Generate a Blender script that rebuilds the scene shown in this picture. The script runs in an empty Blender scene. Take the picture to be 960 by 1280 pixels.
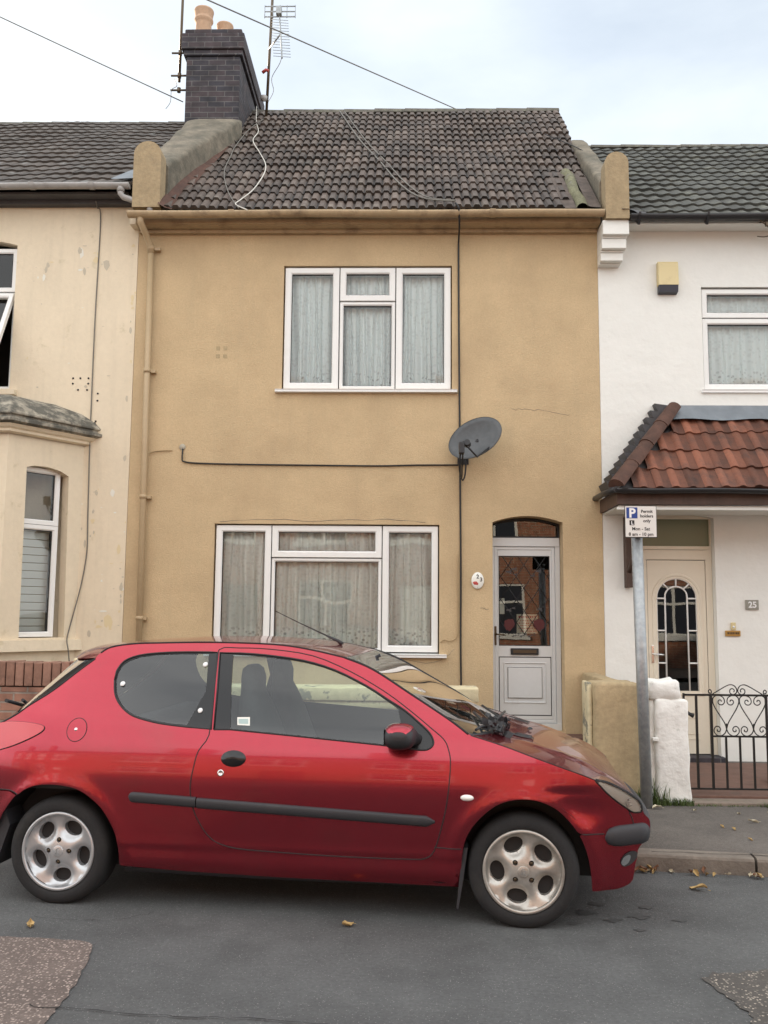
import bpy, bmesh, math, random
from mathutils import Vector, Matrix, geometry
import mathutils
random.seed(7)
R = math.radians
PI = math.pi
scene = bpy.context.scene
# ---------------------------------------------------------------- camera, sky, sun, exposure
cam_d = bpy.data.cameras.new('camera'); cam = bpy.data.objects.new('camera', cam_d)
scene.collection.objects.link(cam); scene.camera = cam
cam_d.sensor_fit = 'VERTICAL'; cam_d.sensor_height = 32.0; cam_d.lens = 32.0*1120/1280
cam_d.clip_start = .05; cam_d.clip_end = 2000
cam.matrix_world = (Matrix.Translation((0, 0, 1.56)) @ Matrix.Rotation(R(1.46), 4, 'Z')
                    @ Matrix.Rotation(PI/2+math.atan(128/1120), 4, 'X') @ Matrix.Rotation(R(.5), 4, 'Z'))
SUN_EL, SUN_AZ = R(15.5), R(-42)        # azimuth measured from +Y (away from camera) towards +X
world = bpy.data.worlds.new('World'); scene.world = world; world.use_nodes = True
nt = world.node_tree; nt.nodes.clear()
out = nt.nodes.new('ShaderNodeOutputWorld'); bg = nt.nodes.new('ShaderNodeBackground')
sky = nt.nodes.new('ShaderNodeTexSky'); sky.sky_type = 'NISHITA'; sky.sun_disc = False
sky.sun_elevation = SUN_EL; sky.sun_rotation = SUN_AZ
sky.air_density = 1.0; sky.dust_density = 1.2; sky.ozone_density = 1.5
tc = nt.nodes.new('ShaderNodeTexCoord'); mp = nt.nodes.new('ShaderNodeMapping'); mp.inputs['Scale'].default_value = (1, 1, 2.6)
nz = nt.nodes.new('ShaderNodeTexNoise'); nz.inputs['Scale'].default_value = 1.7; nz.inputs['Detail'].default_value = 7; nz.inputs['Roughness'].default_value = .52
cr_ = nt.nodes.new('ShaderNodeMapRange'); cr_.inputs['From Min'].default_value = .36; cr_.inputs['From Max'].default_value = .66
cr_.inputs['To Min'].default_value = .5; cr_.inputs['To Max'].default_value = .97
mx = nt.nodes.new('ShaderNodeMixRGB')
# unseen cloud bank added behind camera to light the facades, thin backlit haze ahead
sp0 = nt.nodes.new('ShaderNodeSeparateXYZ'); nt.links.new(tc.outputs['Generated'], sp0.inputs[0])
cg = nt.nodes.new('ShaderNodeMapRange'); cg.interpolation_type = 'SMOOTHSTEP'; cg.inputs['From Min'].default_value = -.1; cg.inputs['From Max'].default_value = .75
nt.links.new(sp0.outputs['Y'], cg.inputs['Value']); cc = nt.nodes.new('ShaderNodeMixRGB'); cc.inputs['Color1'].default_value = (13.0, 13.0, 12.8, 1); cc.inputs['Color2'].default_value = (5.6, 5.95, 6.15, 1)
nt.links.new(cg.outputs[0], cc.inputs['Fac']); nt.links.new(cc.outputs[0], mx.inputs['Color2'])
nt.links.new(tc.outputs['Generated'], mp.inputs['Vector']); nt.links.new(mp.outputs[0], nz.inputs['Vector'])
nt.links.new(nz.outputs['Fac'], cr_.inputs['Value']); nt.links.new(cr_.outputs[0], mx.inputs['Fac'])
nt.links.new(sky.outputs[0], mx.inputs['Color1']); nt.links.new(mx.outputs[0], bg.inputs['Color'])
bg.inputs['Strength'].default_value = 0.085
nt.links.new(bg.outputs[0], out.inputs['Surface'])
sun_d = bpy.data.lights.new('sun', 'SUN'); sun = bpy.data.objects.new('sun', sun_d); scene.collection.objects.link(sun)
sun_d.energy = 4.6; sun_d.angle = R(1.0); sun_d.color = (1.0, .86, .66)
sd = Vector((math.sin(SUN_AZ)*math.cos(SUN_EL), math.cos(SUN_AZ)*math.cos(SUN_EL), math.sin(SUN_EL)))
sun.rotation_euler = sd.to_track_quat('Z', 'Y').to_euler(); sun.location = (0, 0, 40)
scene.view_settings.view_transform = 'Standard'; scene.view_settings.look = 'None'
scene.view_settings.gamma = 1; scene.view_settings.exposure = 1.27
scene.cycles.use_denoising = True
scene.cycles.max_bounces = 10; scene.cycles.transparent_max_bounces = 16
scene.cycles.sample_clamp_indirect = 6

# ---------------------------------------------------------------- helpers
OFF = {}
def link(o): scene.collection.objects.link(o); return o
def thing(name, label, cat, loc=(0, 0, 0), group=None, rot=None, kind=None):
    o = bpy.data.objects.new(name, None); link(o); o.location = loc; o.empty_display_size = .1
    o['label'] = label; o['category'] = cat
    if group: o['group'] = group
    if kind: o['kind'] = kind
    if rot is not None: o.rotation_euler = rot; OFF[o.name] = Vector((0, 0, 0))
    else: OFF[o.name] = Vector(loc)
    return o
def tag(o, label=None, cat=None, group=None, kind=None):
    if label: o['label'] = label
    if cat: o['category'] = cat
    if group: o['group'] = group
    if kind: o['kind'] = kind
    return o
class MB:
    def __init__(s): s.b = bmesh.new(); s.mi = 0
    def f(s, vs, mi=None):
        try: fc = s.b.faces.new([s.b.verts.new(v) for v in vs])
        except ValueError: return
        fc.material_index = s.mi if mi is None else mi
    def box(s, x0, x1, y0, y1, z0, z1, bev=0):
        g = bmesh.ops.create_cube(s.b, size=1)['verts']
        for v in g: v.co = Vector(((x0+x1)/2+v.co.x*(x1-x0), (y0+y1)/2+v.co.y*(y1-y0), (z0+z1)/2+v.co.z*(z1-z0)))
        fs = {f for v in g for f in v.link_faces}
        for fc in fs: fc.material_index = s.mi
        if bev:
            es = list({e for v in g for e in v.link_edges})
            bmesh.ops.bevel(s.b, geom=es, offset=bev, segments=2, affect='EDGES', profile=.6)
        return s
    def tube(s, pts, r, n=8, caps=True, rs=None):
        pts = [Vector(p) for p in pts]; rings = []; up = None
        for i, p in enumerate(pts):
            t = (pts[min(i+1, len(pts)-1)]-pts[max(i-1, 0)]).normalized()
            if up is None: up = t.orthogonal().normalized()
            up = (up-t*up.dot(t)); up = up.normalized() if up.length > 1e-6 else t.orthogonal().normalized()
            sd_ = t.cross(up); rr = rs[i] if rs else r
            rings.append([s.b.verts.new(p+(up*math.cos(a)+sd_*math.sin(a))*rr) for a in [2*PI*k/n for k in range(n)]])
        for a, b in zip(rings, rings[1:]):
            for k in range(n):
                fc = s.b.faces.new([a[k], a[(k+1) % n], b[(k+1) % n], b[k]]); fc.material_index = s.mi; fc.smooth = True
        if caps:
            for rg in (rings[0][::-1], rings[-1]):
                fc = s.b.faces.new(rg); fc.material_index = s.mi
        return s
    def grid(s, rows, smooth=True, close=False):
        vv = [[s.b.verts.new(p) for p in r] for r in rows]
        for a, b in zip(vv, vv[1:]):
            m = len(a)
            for k in range(m if close else m-1):
                fc = s.b.faces.new([a[k], a[(k+1) % m], b[(k+1) % m], b[k]]); fc.material_index = s.mi; fc.smooth = smooth
        return s
    def prism(s, poly, axis, a, b, smooth=False):
        # poly in the two other axes, extruded along axis from a to b
        def P(u, v, w): return {'x': (w, u, v), 'y': (u, w, v), 'z': (u, v, w)}[axis]
        n = len(poly); lo = [s.b.verts.new(P(u, v, a)) for u, v in poly]; hi = [s.b.verts.new(P(u, v, b)) for u, v in poly]
        for vs in (lo[::-1], hi): fc = s.b.faces.new(vs); fc.material_index = s.mi
        for k in range(n):
            fc = s.b.faces.new([lo[k], lo[(k+1) % n], hi[(k+1) % n], hi[k]]); fc.material_index = s.mi; fc.smooth = smooth
        return s
    def lathe(s, prof, origin, axis='z', n=24, flip=1):
        o = Vector(origin); rings = []
        for r, h in prof:
            ring = []
            for k in range(n):
                a = 2*PI*k/n; c, q = r*math.cos(a), r*math.sin(a)
                ring.append({'z': Vector((c, q, h)), 'y': Vector((c, h, q)), 'x': Vector((h, c, q))}[axis]+o)
            rings.append(ring)
        s.grid(rings, close=True)
        return s
    def done(s, name, mats, parent=None, smooth=None, norm=True):
        if norm: bmesh.ops.recalc_face_normals(s.b, faces=s.b.faces)
        me = bpy.data.meshes.new(name); off = Vector((0, 0, 0))
        if parent is not None: off = OFF.get(parent.name, Vector((0, 0, 0)))
        for v in s.b.verts: v.co -= off
        s.b.to_mesh(me); s.b.free()
        if smooth is not None:
            for p in me.polygons: p.use_smooth = smooth
        for m in (mats if isinstance(mats, (list, tuple)) else [mats]): me.materials.append(m)
        o = bpy.data.objects.new(name, me); link(o)
        if parent is not None: o.parent = parent
        OFF[o.name] = off
        return o
def cr(pts, n=6, closed=False):
    P = [Vector(p) for p in pts]; N = len(P); out = []
    rng = N if closed else N-1
    for i in range(rng):
        a, b, c, d = (P[(i-1) % N], P[i], P[(i+1) % N], P[(i+2) % N]) if closed else (P[max(i-1, 0)], P[i], P[i+1], P[min(i+2, N-1)])
        for k in range(n):
            t = k/n
            out.append(.5*((2*b)+(c-a)*t+(2*a-5*b+4*c-d)*t*t+(3*b-a-3*c+d)*t**3))
    if not closed: out.append(P[-1])
    return out
def inpoly(x, y, poly):
    c = False; n = len(poly); j = n-1
    for i in range(n):
        xi, yi = poly[i][0], poly[i][1]; xj, yj = poly[j][0], poly[j][1]
        if (yi > y) != (yj > y) and x < (xj-xi)*(y-yi)/(yj-yi)+xi: c = not c
        j = i
    return c
def cdt(outline, holes=(), step=None):
    vs = []; es = []
    for lp in [outline]+list(holes):
        b = len(vs); n = len(lp); vs += [Vector((p[0], p[1])) for p in lp]; es += [(b+i, b+(i+1) % n) for i in range(n)]
    if step:
        x0 = min(p[0] for p in outline); x1 = max(p[0] for p in outline); y0 = min(p[1] for p in outline); y1 = max(p[1] for p in outline)
        y = y0+step/2; k = 0
        while y < y1:
            x = x0+step*(.3 if k % 2 else .8)
            while x < x1:
                if inpoly(x, y, outline) and not any(inpoly(x, y, h) for h in holes): vs.append(Vector((x, y)))
                x += step
            y += step*.87; k += 1
    r = geometry.delaunay_2d_cdt(vs, es, [], 0, 1e-5)
    V, F = r[0], []
    for f in r[2]:
        cx = sum(V[i][0] for i in f)/len(f); cy = sum(V[i][1] for i in f)/len(f)
        if inpoly(cx, cy, outline) and not any(inpoly(cx, cy, h) for h in holes): F.append(f)
    return V, F
def spiral(cx, cz, r0, turns, a0, sgn=1, n=26, rmin=.25):
    return [(cx+r0*(1-(1-rmin)*k/n)*math.cos(a0+sgn*2*PI*turns*k/n), cz+r0*(1-(1-rmin)*k/n)*math.sin(a0+sgn*2*PI*turns*k/n)) for k in range(n+1)]

# ---------------------------------------------------------------- materials
M = {}
def mat(name, col, rough=.7, metal=0, bump=0, bscale=40, var=0, vscale=2, coat=0, spec=.5, dirt=None, dscale=1.5, dlo=.55, dhi=.75, dstr=1.0,
        bump2=0, b2scale=6, stretch=(1, 1, 1), obj=True, streak=None):
    m = bpy.data.materials.new(name); m.use_nodes = True; t = m.node_tree; p = t.nodes['Principled BSDF']
    p.inputs['Roughness'].default_value = rough; p.inputs['Metallic'].default_value = metal
    p.inputs['Specular IOR Level'].default_value = spec
    p.inputs['Coat Weight'].default_value = coat; p.inputs['Coat Roughness'].default_value = .04
    tc = t.nodes.new('ShaderNodeTexCoord'); mp = t.nodes.new('ShaderNodeMapping'); mp.inputs['Scale'].default_value = stretch
    t.links.new(tc.outputs['Object'], mp.inputs['Vector']); vec = mp.outputs[0]
    c = t.nodes.new('ShaderNodeRGB'); c.outputs[0].default_value = (*col, 1); cur = c.outputs[0]
    def noise(sc, det=4, ro=.55, v=vec):
        n = t.nodes.new('ShaderNodeTexNoise'); n.inputs['Scale'].default_value = sc; n.inputs['Detail'].default_value = det; n.inputs['Roughness'].default_value = ro
        t.links.new(v, n.inputs['Vector']); return n.outputs['Fac']
    def rng(src, a, b, c0, c1):
        r = t.nodes.new('ShaderNodeMapRange'); r.inputs['From Min'].default_value = a; r.inputs['From Max'].default_value = b
        r.inputs['To Min'].default_value = c0; r.inputs['To Max'].default_value = c1; t.links.new(src, r.inputs['Value']); return r.outputs[0]
    if var:
        v = rng(noise(vscale, 6, .6), .3, .7, 1-var, 1+var); mm = t.nodes.new('ShaderNodeVectorMath'); mm.operation = 'SCALE'
        t.links.new(cur, mm.inputs[0]); t.links.new(v, mm.inputs['Scale']); cur = mm.outputs[0]
        v = rng(noise(bscale*.6, 3, .6), .3, .7, 1-var*.7, 1+var*.7); mm = t.nodes.new('ShaderNodeVectorMath'); mm.operation = 'SCALE'
        t.links.new(cur, mm.inputs[0]); t.links.new(v, mm.inputs['Scale']); cur = mm.outputs[0]
    if dirt:
        mk = rng(noise(dscale, 8, .65), dlo, dhi, 0, dstr); mi = t.nodes.new('ShaderNodeMixRGB'); mi.inputs['Color2'].default_value = (*dirt, 1)
        t.links.new(mk, mi.inputs['Fac']); t.links.new(cur, mi.inputs['Color1']); cur = mi.outputs[0]
    if streak:
        ms = t.nodes.new('ShaderNodeMapping'); ms.inputs['Scale'].default_value = (9, 9, .7); t.links.new(tc.outputs['Object'], ms.inputs['Vector'])
        mk = rng(noise(1.0, 6, .6, ms.outputs[0]), .52, .78, 0, streak[3]); mi = t.nodes.new('ShaderNodeMixRGB'); mi.inputs['Color2'].default_value = (*streak[:3], 1)
        t.links.new(mk, mi.inputs['Fac']); t.links.new(cur, mi.inputs['Color1']); cur = mi.outputs[0]
    t.links.new(cur, p.inputs['Base Color'])
    if bump:
        b = t.nodes.new('ShaderNodeBump'); b.inputs['Strength'].default_value = bump; b.inputs['Distance'].default_value = .01
        t.links.new(noise(bscale, 5, .65), b.inputs['Height']); last = b
        if bump2:
            b2 = t.nodes.new('ShaderNodeBump'); b2.inputs['Strength'].default_value = bump2; b2.inputs['Distance'].default_value = .03
            t.links.new(noise(b2scale, 3, .5), b2.inputs['Height']); t.links.new(b.outputs[0], b2.inputs['Normal']); last = b2
        t.links.new(last.outputs[0], p.inputs['Normal'])
    M[name] = m; return m
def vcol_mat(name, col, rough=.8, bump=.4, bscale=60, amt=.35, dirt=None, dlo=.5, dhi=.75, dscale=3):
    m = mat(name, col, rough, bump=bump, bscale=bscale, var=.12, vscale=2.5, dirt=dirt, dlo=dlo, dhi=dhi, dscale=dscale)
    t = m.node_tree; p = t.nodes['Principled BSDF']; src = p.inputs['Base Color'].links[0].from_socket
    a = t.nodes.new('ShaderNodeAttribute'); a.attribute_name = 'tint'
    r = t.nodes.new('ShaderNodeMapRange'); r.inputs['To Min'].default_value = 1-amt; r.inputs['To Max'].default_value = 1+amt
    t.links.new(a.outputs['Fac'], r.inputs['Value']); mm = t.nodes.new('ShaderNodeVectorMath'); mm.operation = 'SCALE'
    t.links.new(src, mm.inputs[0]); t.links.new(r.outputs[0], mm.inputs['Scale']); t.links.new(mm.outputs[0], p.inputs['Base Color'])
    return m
def brick_mat(name, c1, c2, mortar, scale=4.4, rough=.85, dirt=None, axes='xz', mstr=.012):
    m = bpy.data.materials.new(name); m.use_nodes = True; t = m.node_tree; p = t.nodes['Principled BSDF']; p.inputs['Roughness'].default_value = rough
    tc = t.nodes.new('ShaderNodeTexCoord'); sp = t.nodes.new('ShaderNodeSeparateXYZ'); cb = t.nodes.new('ShaderNodeCombineXYZ')
    t.links.new(tc.outputs['Object'], sp.inputs[0]); ad = t.nodes.new('ShaderNodeMath'); ad.operation = 'ADD'
    t.links.new(sp.outputs['X'], ad.inputs[0]); t.links.new(sp.outputs['Y'], ad.inputs[1]); t.links.new(ad.outputs[0], cb.inputs['X']); t.links.new(sp.outputs['Z'], cb.inputs['Y'])
    b = t.nodes.new('ShaderNodeTexBrick'); b.inputs['Scale'].default_value = 1; b.inputs['Brick Width'].default_value = .225; b.inputs['Row Height'].default_value = .075
    b.inputs['Mortar Size'].default_value = mstr*.5; b.inputs['Mortar Smooth'].default_value = .3
    b.inputs['Color1'].default_value = (*c1, 1); b.inputs['Color2'].default_value = (*c2, 1); b.inputs['Mortar'].default_value = (*mortar, 1)
    t.links.new(cb.outputs[0], b.inputs['Vector']); cur = b.outputs['Color']
    n = t.nodes.new('ShaderNodeTexNoise'); n.inputs['Scale'].default_value = 7; n.inputs['Detail'].default_value = 8; t.links.new(tc.outputs['Object'], n.inputs['Vector'])
    r = t.nodes.new('ShaderNodeMapRange'); r.inputs['From Min'].default_value = .3; r.inputs['From Max'].default_value = .7; r.inputs['To Min'].default_value = .6; r.inputs['To Max'].default_value = 1.35
    t.links.new(n.outputs['Fac'], r.inputs['Value']); mm = t.nodes.new('ShaderNodeVectorMath'); mm.operation = 'SCALE'
    t.links.new(cur, mm.inputs[0]); t.links.new(r.outputs[0], mm.inputs['Scale']); t.links.new(mm.outputs[0], p.inputs['Base Color'])
    bp = t.nodes.new('ShaderNodeBump'); bp.inputs['Strength'].default_value = .6; bp.inputs['Distance'].default_value = .012
    ml = t.nodes.new('ShaderNodeMath'); ml.operation = 'MULTIPLY_ADD'; ml.inputs[1].default_value = -1.2
    t.links.new(b.outputs['Fac'], ml.inputs[0]); t.links.new(n.outputs['Fac'], ml.inputs[2]); t.links.new(ml.outputs[0], bp.inputs['Height']); t.links.new(bp.outputs[0], p.inputs['Normal'])
    M[name] = m; return m
def glass_mat(name, tint=(1, 1, 1), ior=1.5, mult=1.9, rough=0.0, wav=0):
    m = bpy.data.materials.new(name); m.use_nodes = True; t = m.node_tree; t.nodes.clear()
    o = t.nodes.new('ShaderNodeOutputMaterial'); mx = t.nodes.new('ShaderNodeMixShader'); tr = t.nodes.new('ShaderNodeBsdfTransparent'); gl = t.nodes.new('ShaderNodeBsdfGlossy')
    tr.inputs['Color'].default_value = (*tint, 1); gl.inputs['Roughness'].default_value = rough; gl.inputs['Color'].default_value = (1, 1, 1, 1)
    fr = t.nodes.new('ShaderNodeFresnel'); fr.inputs['IOR'].default_value = ior; mu = t.nodes.new('ShaderNodeMath'); mu.operation = 'MULTIPLY'; mu.inputs[1].default_value = mult; mu.use_clamp = True
    t.links.new(fr.outputs[0], mu.inputs[0]); t.links.new(mu.outputs[0], mx.inputs[0]); t.links.new(tr.outputs[0], mx.inputs[1]); t.links.new(gl.outputs[0], mx.inputs[2]); t.links.new(mx.outputs[0], o.inputs['Surface'])
    if wav:
        tc = t.nodes.new('ShaderNodeTexCoord'); n = t.nodes.new('ShaderNodeTexNoise'); n.inputs['Scale'].default_value = 1.6; n.inputs['Detail'].default_value = 1
        t.links.new(tc.outputs['Object'], n.inputs['Vector']); b = t.nodes.new('ShaderNodeBump'); b.inputs['Strength'].default_value = wav; b.inputs['Distance'].default_value = .02
        t.links.new(n.outputs['Fac'], b.inputs['Height']); t.links.new(b.outputs[0], gl.inputs['Normal'])
    M[name] = m; return m
def net_mat(name, dens=.8, lace=True, col=(.86, .9, .9)):
    m = bpy.data.materials.new(name); m.use_nodes = True; t = m.node_tree; t.nodes.clear()
    o = t.nodes.new('ShaderNodeOutputMaterial'); mx = t.nodes.new('ShaderNodeMixShader'); tr = t.nodes.new('ShaderNodeBsdfTransparent'); mz = t.nodes.new('ShaderNodeMixShader')
    df = t.nodes.new('ShaderNodeBsdfDiffuse'); tl = t.nodes.new('ShaderNodeBsdfTranslucent'); mz.inputs[0].default_value = .10
    for q in (df, tl): q.inputs['Color'].default_value = (*col, 1)
    t.links.new(df.outputs[0], mz.inputs[1]); t.links.new(tl.outputs[0], mz.inputs[2])
    tc = t.nodes.new('ShaderNodeTexCoord'); uvs = tc.outputs['UV']
    mp = t.nodes.new('ShaderNodeMapping'); mp.inputs['Scale'].default_value = (9, .35, 1); t.links.new(uvs, mp.inputs['Vector'])
    n = t.nodes.new('ShaderNodeTexNoise'); n.inputs['Scale'].default_value = 1.4; n.inputs['Detail'].default_value = 4; t.links.new(mp.outputs[0], n.inputs['Vector'])
    r = t.nodes.new('ShaderNodeMapRange'); r.inputs['From Min'].default_value = .35; r.inputs['From Max'].default_value = .65; r.inputs['To Min'].default_value = dens-(.16 if dens > 1 else .26); r.inputs['To Max'].default_value = min(1, dens+.14)
    t.links.new(n.outputs['Fac'], r.inputs['Value']); cur = r.outputs[0]
    if lace:
        v = t.nodes.new('ShaderNodeTexVoronoi'); v.inputs['Scale'].default_value = 26; v.inputs['Randomness'].default_value = .8; t.links.new(uvs, v.inputs['Vector'])
        r2 = t.nodes.new('ShaderNodeMapRange'); r2.inputs['From Min'].default_value = .25; r2.inputs['From Max'].default_value = .5; r2.inputs['To Min'].default_value = -.22; r2.inputs['To Max'].default_value = .2
        t.links.new(v.outputs['Distance'], r2.inputs['Value'])
        sp = t.nodes.new('ShaderNodeSeparateXYZ'); t.links.new(uvs, sp.inputs[0]); r3 = t.nodes.new('ShaderNodeMapRange')
        r3.inputs['From Min'].default_value = .24; r3.inputs['From Max'].default_value = .12; r3.inputs['To Min'].default_value = .22; r3.inputs['To Max'].default_value = 1.4
        t.links.new(sp.outputs['Y'], r3.inputs['Value']); ml = t.nodes.new('ShaderNodeMath'); ml.operation = 'MULTIPLY_ADD'
        t.links.new(r2.outputs[0], ml.inputs[0]); t.links.new(r3.outputs[0], ml.inputs[1]); t.links.new(cur, ml.inputs[2]); ml.use_clamp = True; cur = ml.outputs[0]
    t.links.new(cur, mx.inputs[0]); t.links.new(tr.outputs[0], mx.inputs[1]); t.links.new(mz.outputs[0], mx.inputs[2]); t.links.new(mx.outputs[0], o.inputs['Surface'])
    M[name] = m; return m
mat('tan_render', (.54, .405, .24), .9, bump=.6, bscale=75, var=.09, vscale=1.7, bump2=.25, b2scale=5, dirt=(.44, .32, .19), dscale=1.3, dlo=.48, dhi=.75, dstr=.75, streak=(.42, .33, .21, .25))
mat('cream_render', (.72, .62, .465), .85, bump=.2, bscale=30, var=.04, vscale=1.5, bump2=.2, b2scale=3, dirt=(.50, .42, .26), dscale=3.2, dlo=.60, dhi=.66, dstr=.45, streak=(.52, .45, .34, .35))
mat('white_render', (.775, .775, .735), .8, bump=.35, bscale=14, var=.02, vscale=2, bump2=.35, b2scale=5, dirt=(.55, .5, .44), dscale=1.2, dlo=.66, dhi=.85, dstr=.4)
mat('dirty_white', (.80, .79, .75), .85, bump=.5, bscale=22, var=.03, vscale=3, bump2=.6, b2scale=9, dirt=(.33, .33, .27), dscale=5, dlo=.62, dhi=.72, dstr=.8)
mat('tan_wall', (.44, .34, .20), .9, bump=.5, bscale=40, var=.16, vscale=4, dirt=(.22, .17, .09), dscale=2.6, dlo=.55, dhi=.75, dstr=.6, streak=(.24, .19, .11, .45))
mat('old_stone', (.34, .31, .25), .95, bump=1.0, bscale=22, var=.3, vscale=6, dirt=(.075, .075, .065), dscale=7, dlo=.40, dhi=.54, dstr=.85)
mat('parapet_render', (.20, .172, .13), .95, bump=.9, bscale=30, var=.2, vscale=4, dirt=(.09, .085, .065), dscale=3.5, dlo=.42, dhi=.62, dstr=.8)
mat('finial_render', (.36, .275, .165), .95, bump=.6, bscale=35, var=.15, vscale=4, dirt=(.16, .13, .09), dscale=4, dlo=.5, dhi=.7, dstr=.7)
mat('coping_paint', (.62, .54, .35), .9, bump=.7, bscale=25, var=.12, vscale=6, dirt=(.2, .19, .15), dscale=6, dlo=.55, dhi=.6, dstr=.95)
mat('moss', (.17, .165, .10), .95, bump=.9, bscale=60, var=.3, vscale=12, dirt=(.2, .19, .16), dscale=9)
mat('upvc', (.80, .80, .78), .35, var=.015, vscale=3, dirt=(.55, .53, .47), dscale=6, dlo=.62, dhi=.85, dstr=.3)
mat('upvc_cream', (.74, .68, .56), .35, var=.015, vscale=3)
mat('upvc_grey', (.60, .61, .61), .4, var=.02, vscale=3, dirt=(.4, .38, .36), dscale=4, dlo=.6, dhi=.8, dstr=.3)
mat('gasket', (.015, .015, .016), .6)
mat('black_plastic', (.022, .023, .026), .5, bump=.08, bscale=200)
mat('trim_rubber', (.030, .031, .036), .55, bump=.12, bscale=160, dirt=(.07, .065, .06), dscale=5, dlo=.55, dhi=.8, dstr=.5)
mat('gutter_tan', (.42, .31, .185), .55, var=.08, vscale=4, bump=.1, bscale=30, dirt=(.13, .085, .05), dscale=4, dlo=.5, dhi=.7, dstr=.75)
mat('pipe_tan', (.43, .32, .19), .5, var=.05, vscale=3, dirt=(.3, .2, .11), dscale=3, dlo=.55, dhi=.8, dstr=.5)
mat('gutter_grey', (.36, .35, .34), .5, var=.06, vscale=3, dirt=(.16, .15, .13), dscale=5, dlo=.55, dhi=.75, dstr=.6)
mat('gutter_black', (.02, .02, .022), .45, dirt=(.1, .1, .09), dscale=5, dlo=.6, dhi=.8, dstr=.4)
mat('fascia_dark', (.055, .052, .055), .6, bump=.2, bscale=30, var=.15, vscale=3, dirt=(.4, .38, .35), dscale=7, dlo=.7, dhi=.74, dstr=.7)
mat('brown_wood', (.075, .042, .03), .6, bump=.3, bscale=30, var=.2, vscale=4, stretch=(1, 1, .3))
mat('lead', (.20, .225, .25), .5, metal=.3, bump=.2, bscale=12, var=.12, vscale=5, dirt=(.4, .4, .4), dscale=6, dlo=.6, dhi=.8, dstr=.4)
mat('steel', (.33, .35, .36), .5, metal=.55, bump=.05, bscale=40, var=.14, vscale=14, dirt=(.5, .5, .49), dscale=22, dlo=.5, dhi=.7, dstr=.5)
mat('alloy', (.53, .545, .56), .32, metal=.6, var=.04, vscale=8, dirt=(.2, .17, .14), dscale=9, dlo=.5, dhi=.8, dstr=.5)
mat('alloy_front', (.52, .50, .46), .35, metal=.6, var=.05, vscale=8, dirt=(.17, .125, .09), dscale=7, dlo=.42, dhi=.75, dstr=.75)
mat('iron', (.012, .012, .012), .45, spec=.4)
mat('cable_black', (.012, .012, .013), .55); mat('cable_white', (.6, .58, .52), .6); mat('cable_grey', (.16, .15, .13), .6)
mat('cable_tan', (.40, .29, .16), .7)
mat('dish_grey', (.075, .082, .088), .5, var=.12, vscale=6, dirt=(.14, .14, .14), dscale=5, dlo=.5, dhi=.8, dstr=.5)
mat('terracotta', (.50, .33, .22), .85, bump=.3, bscale=30, var=.12, vscale=5, dirt=(.14, .1, .08), dscale=5, dlo=.5, dhi=.75, dstr=.6)
mat('ridge_tile', (.12, .112, .095), .95, bump=.8, bscale=30, var=.25, vscale=6, dirt=(.2, .2, .15), dscale=8, dlo=.5, dhi=.65, dstr=.6)
mat('hip_tile', (.085, .040, .027), .8, bump=.3, bscale=25, var=.25, vscale=5)
mat('mortar', (.42, .38, .3), .95, bump=.8, bscale=40)
mat('box_cream', (.66, .55, .30), .5, dirt=(.5, .4, .22), dscale=5); mat('box_dark', (.03, .035, .05), .4)
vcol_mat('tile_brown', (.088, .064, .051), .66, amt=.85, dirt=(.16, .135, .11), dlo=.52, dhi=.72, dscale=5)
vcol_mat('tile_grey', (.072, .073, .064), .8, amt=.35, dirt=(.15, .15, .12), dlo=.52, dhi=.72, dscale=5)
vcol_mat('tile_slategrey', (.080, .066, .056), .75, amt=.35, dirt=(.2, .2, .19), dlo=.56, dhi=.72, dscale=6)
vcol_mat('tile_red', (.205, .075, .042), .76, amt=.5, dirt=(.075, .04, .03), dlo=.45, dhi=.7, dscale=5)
brick_mat('chimney_brick', (.034, .033, .042), (.058, .043, .047), (.11, .105, .105))
brick_mat('red_brick', (.26, .13, .09), (.31, .16, .11), (.27, .22, .18), mstr=.018)
brick_mat('opp_brick', (.40, .16, .09), (.33, .12, .07), (.42, .36, .28), mstr=.018)
glass_mat('glass', (.96, .99, .98), mult=1.05, wav=.12)
glass_mat('glass_dark', (.8, .85, .82), mult=2.0, wav=.08)
glass_mat('car_glass', (.88, .97, .91), mult=2.0)
glass_mat('car_glass_dark', (.66, .76, .77), mult=2.2)
glass_mat('lamp_glass', (.96, .97, .97), mult=1.6)
net_mat('net_upper', 1.05, True, (.88, .95, .96)); net_mat('net_lower', .99, True, (.87, .92, .90))
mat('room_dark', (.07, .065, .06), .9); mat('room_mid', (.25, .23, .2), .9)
mat('obscure_green', (.17, .20, .13), .25, spec=.5)
mat('blind_white', (.6, .6, .56), .7)
mat('paint_red', (.37, .030, .048), .27, metal=.92, coat=1.0, spec=.5, var=.03, vscale=2, dirt=(.20, .07, .06), dscale=2.6, dlo=.5, dhi=.8, dstr=.35)
def mod_red():
    t = M['paint_red'].node_tree; p = t.nodes['Principled BSDF']; p.inputs['Coat Roughness'].default_value = .045; p.inputs['Coat IOR'].default_value = 1.42; p.inputs['Coat Weight'].default_value = .85
mod_red()
mat('car_black_gloss', (.010, .010, .011), .18, spec=.5); mat('car_inside', (.035, .037, .042), .9); mat('seat_cloth', (.045, .05, .058), .95, bump=.1, bscale=200, var=.1, vscale=20)
mat('lamp_red', (.55, .02, .03), .15, coat=1, spec=.5); mat('lamp_inner', (.88, .88, .84), .35, metal=0); mat('lamp_amber', (.65, .25, .04), .3)
mat('lamp_bowl', (.78, .78, .76), .18, metal=.55)
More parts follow.
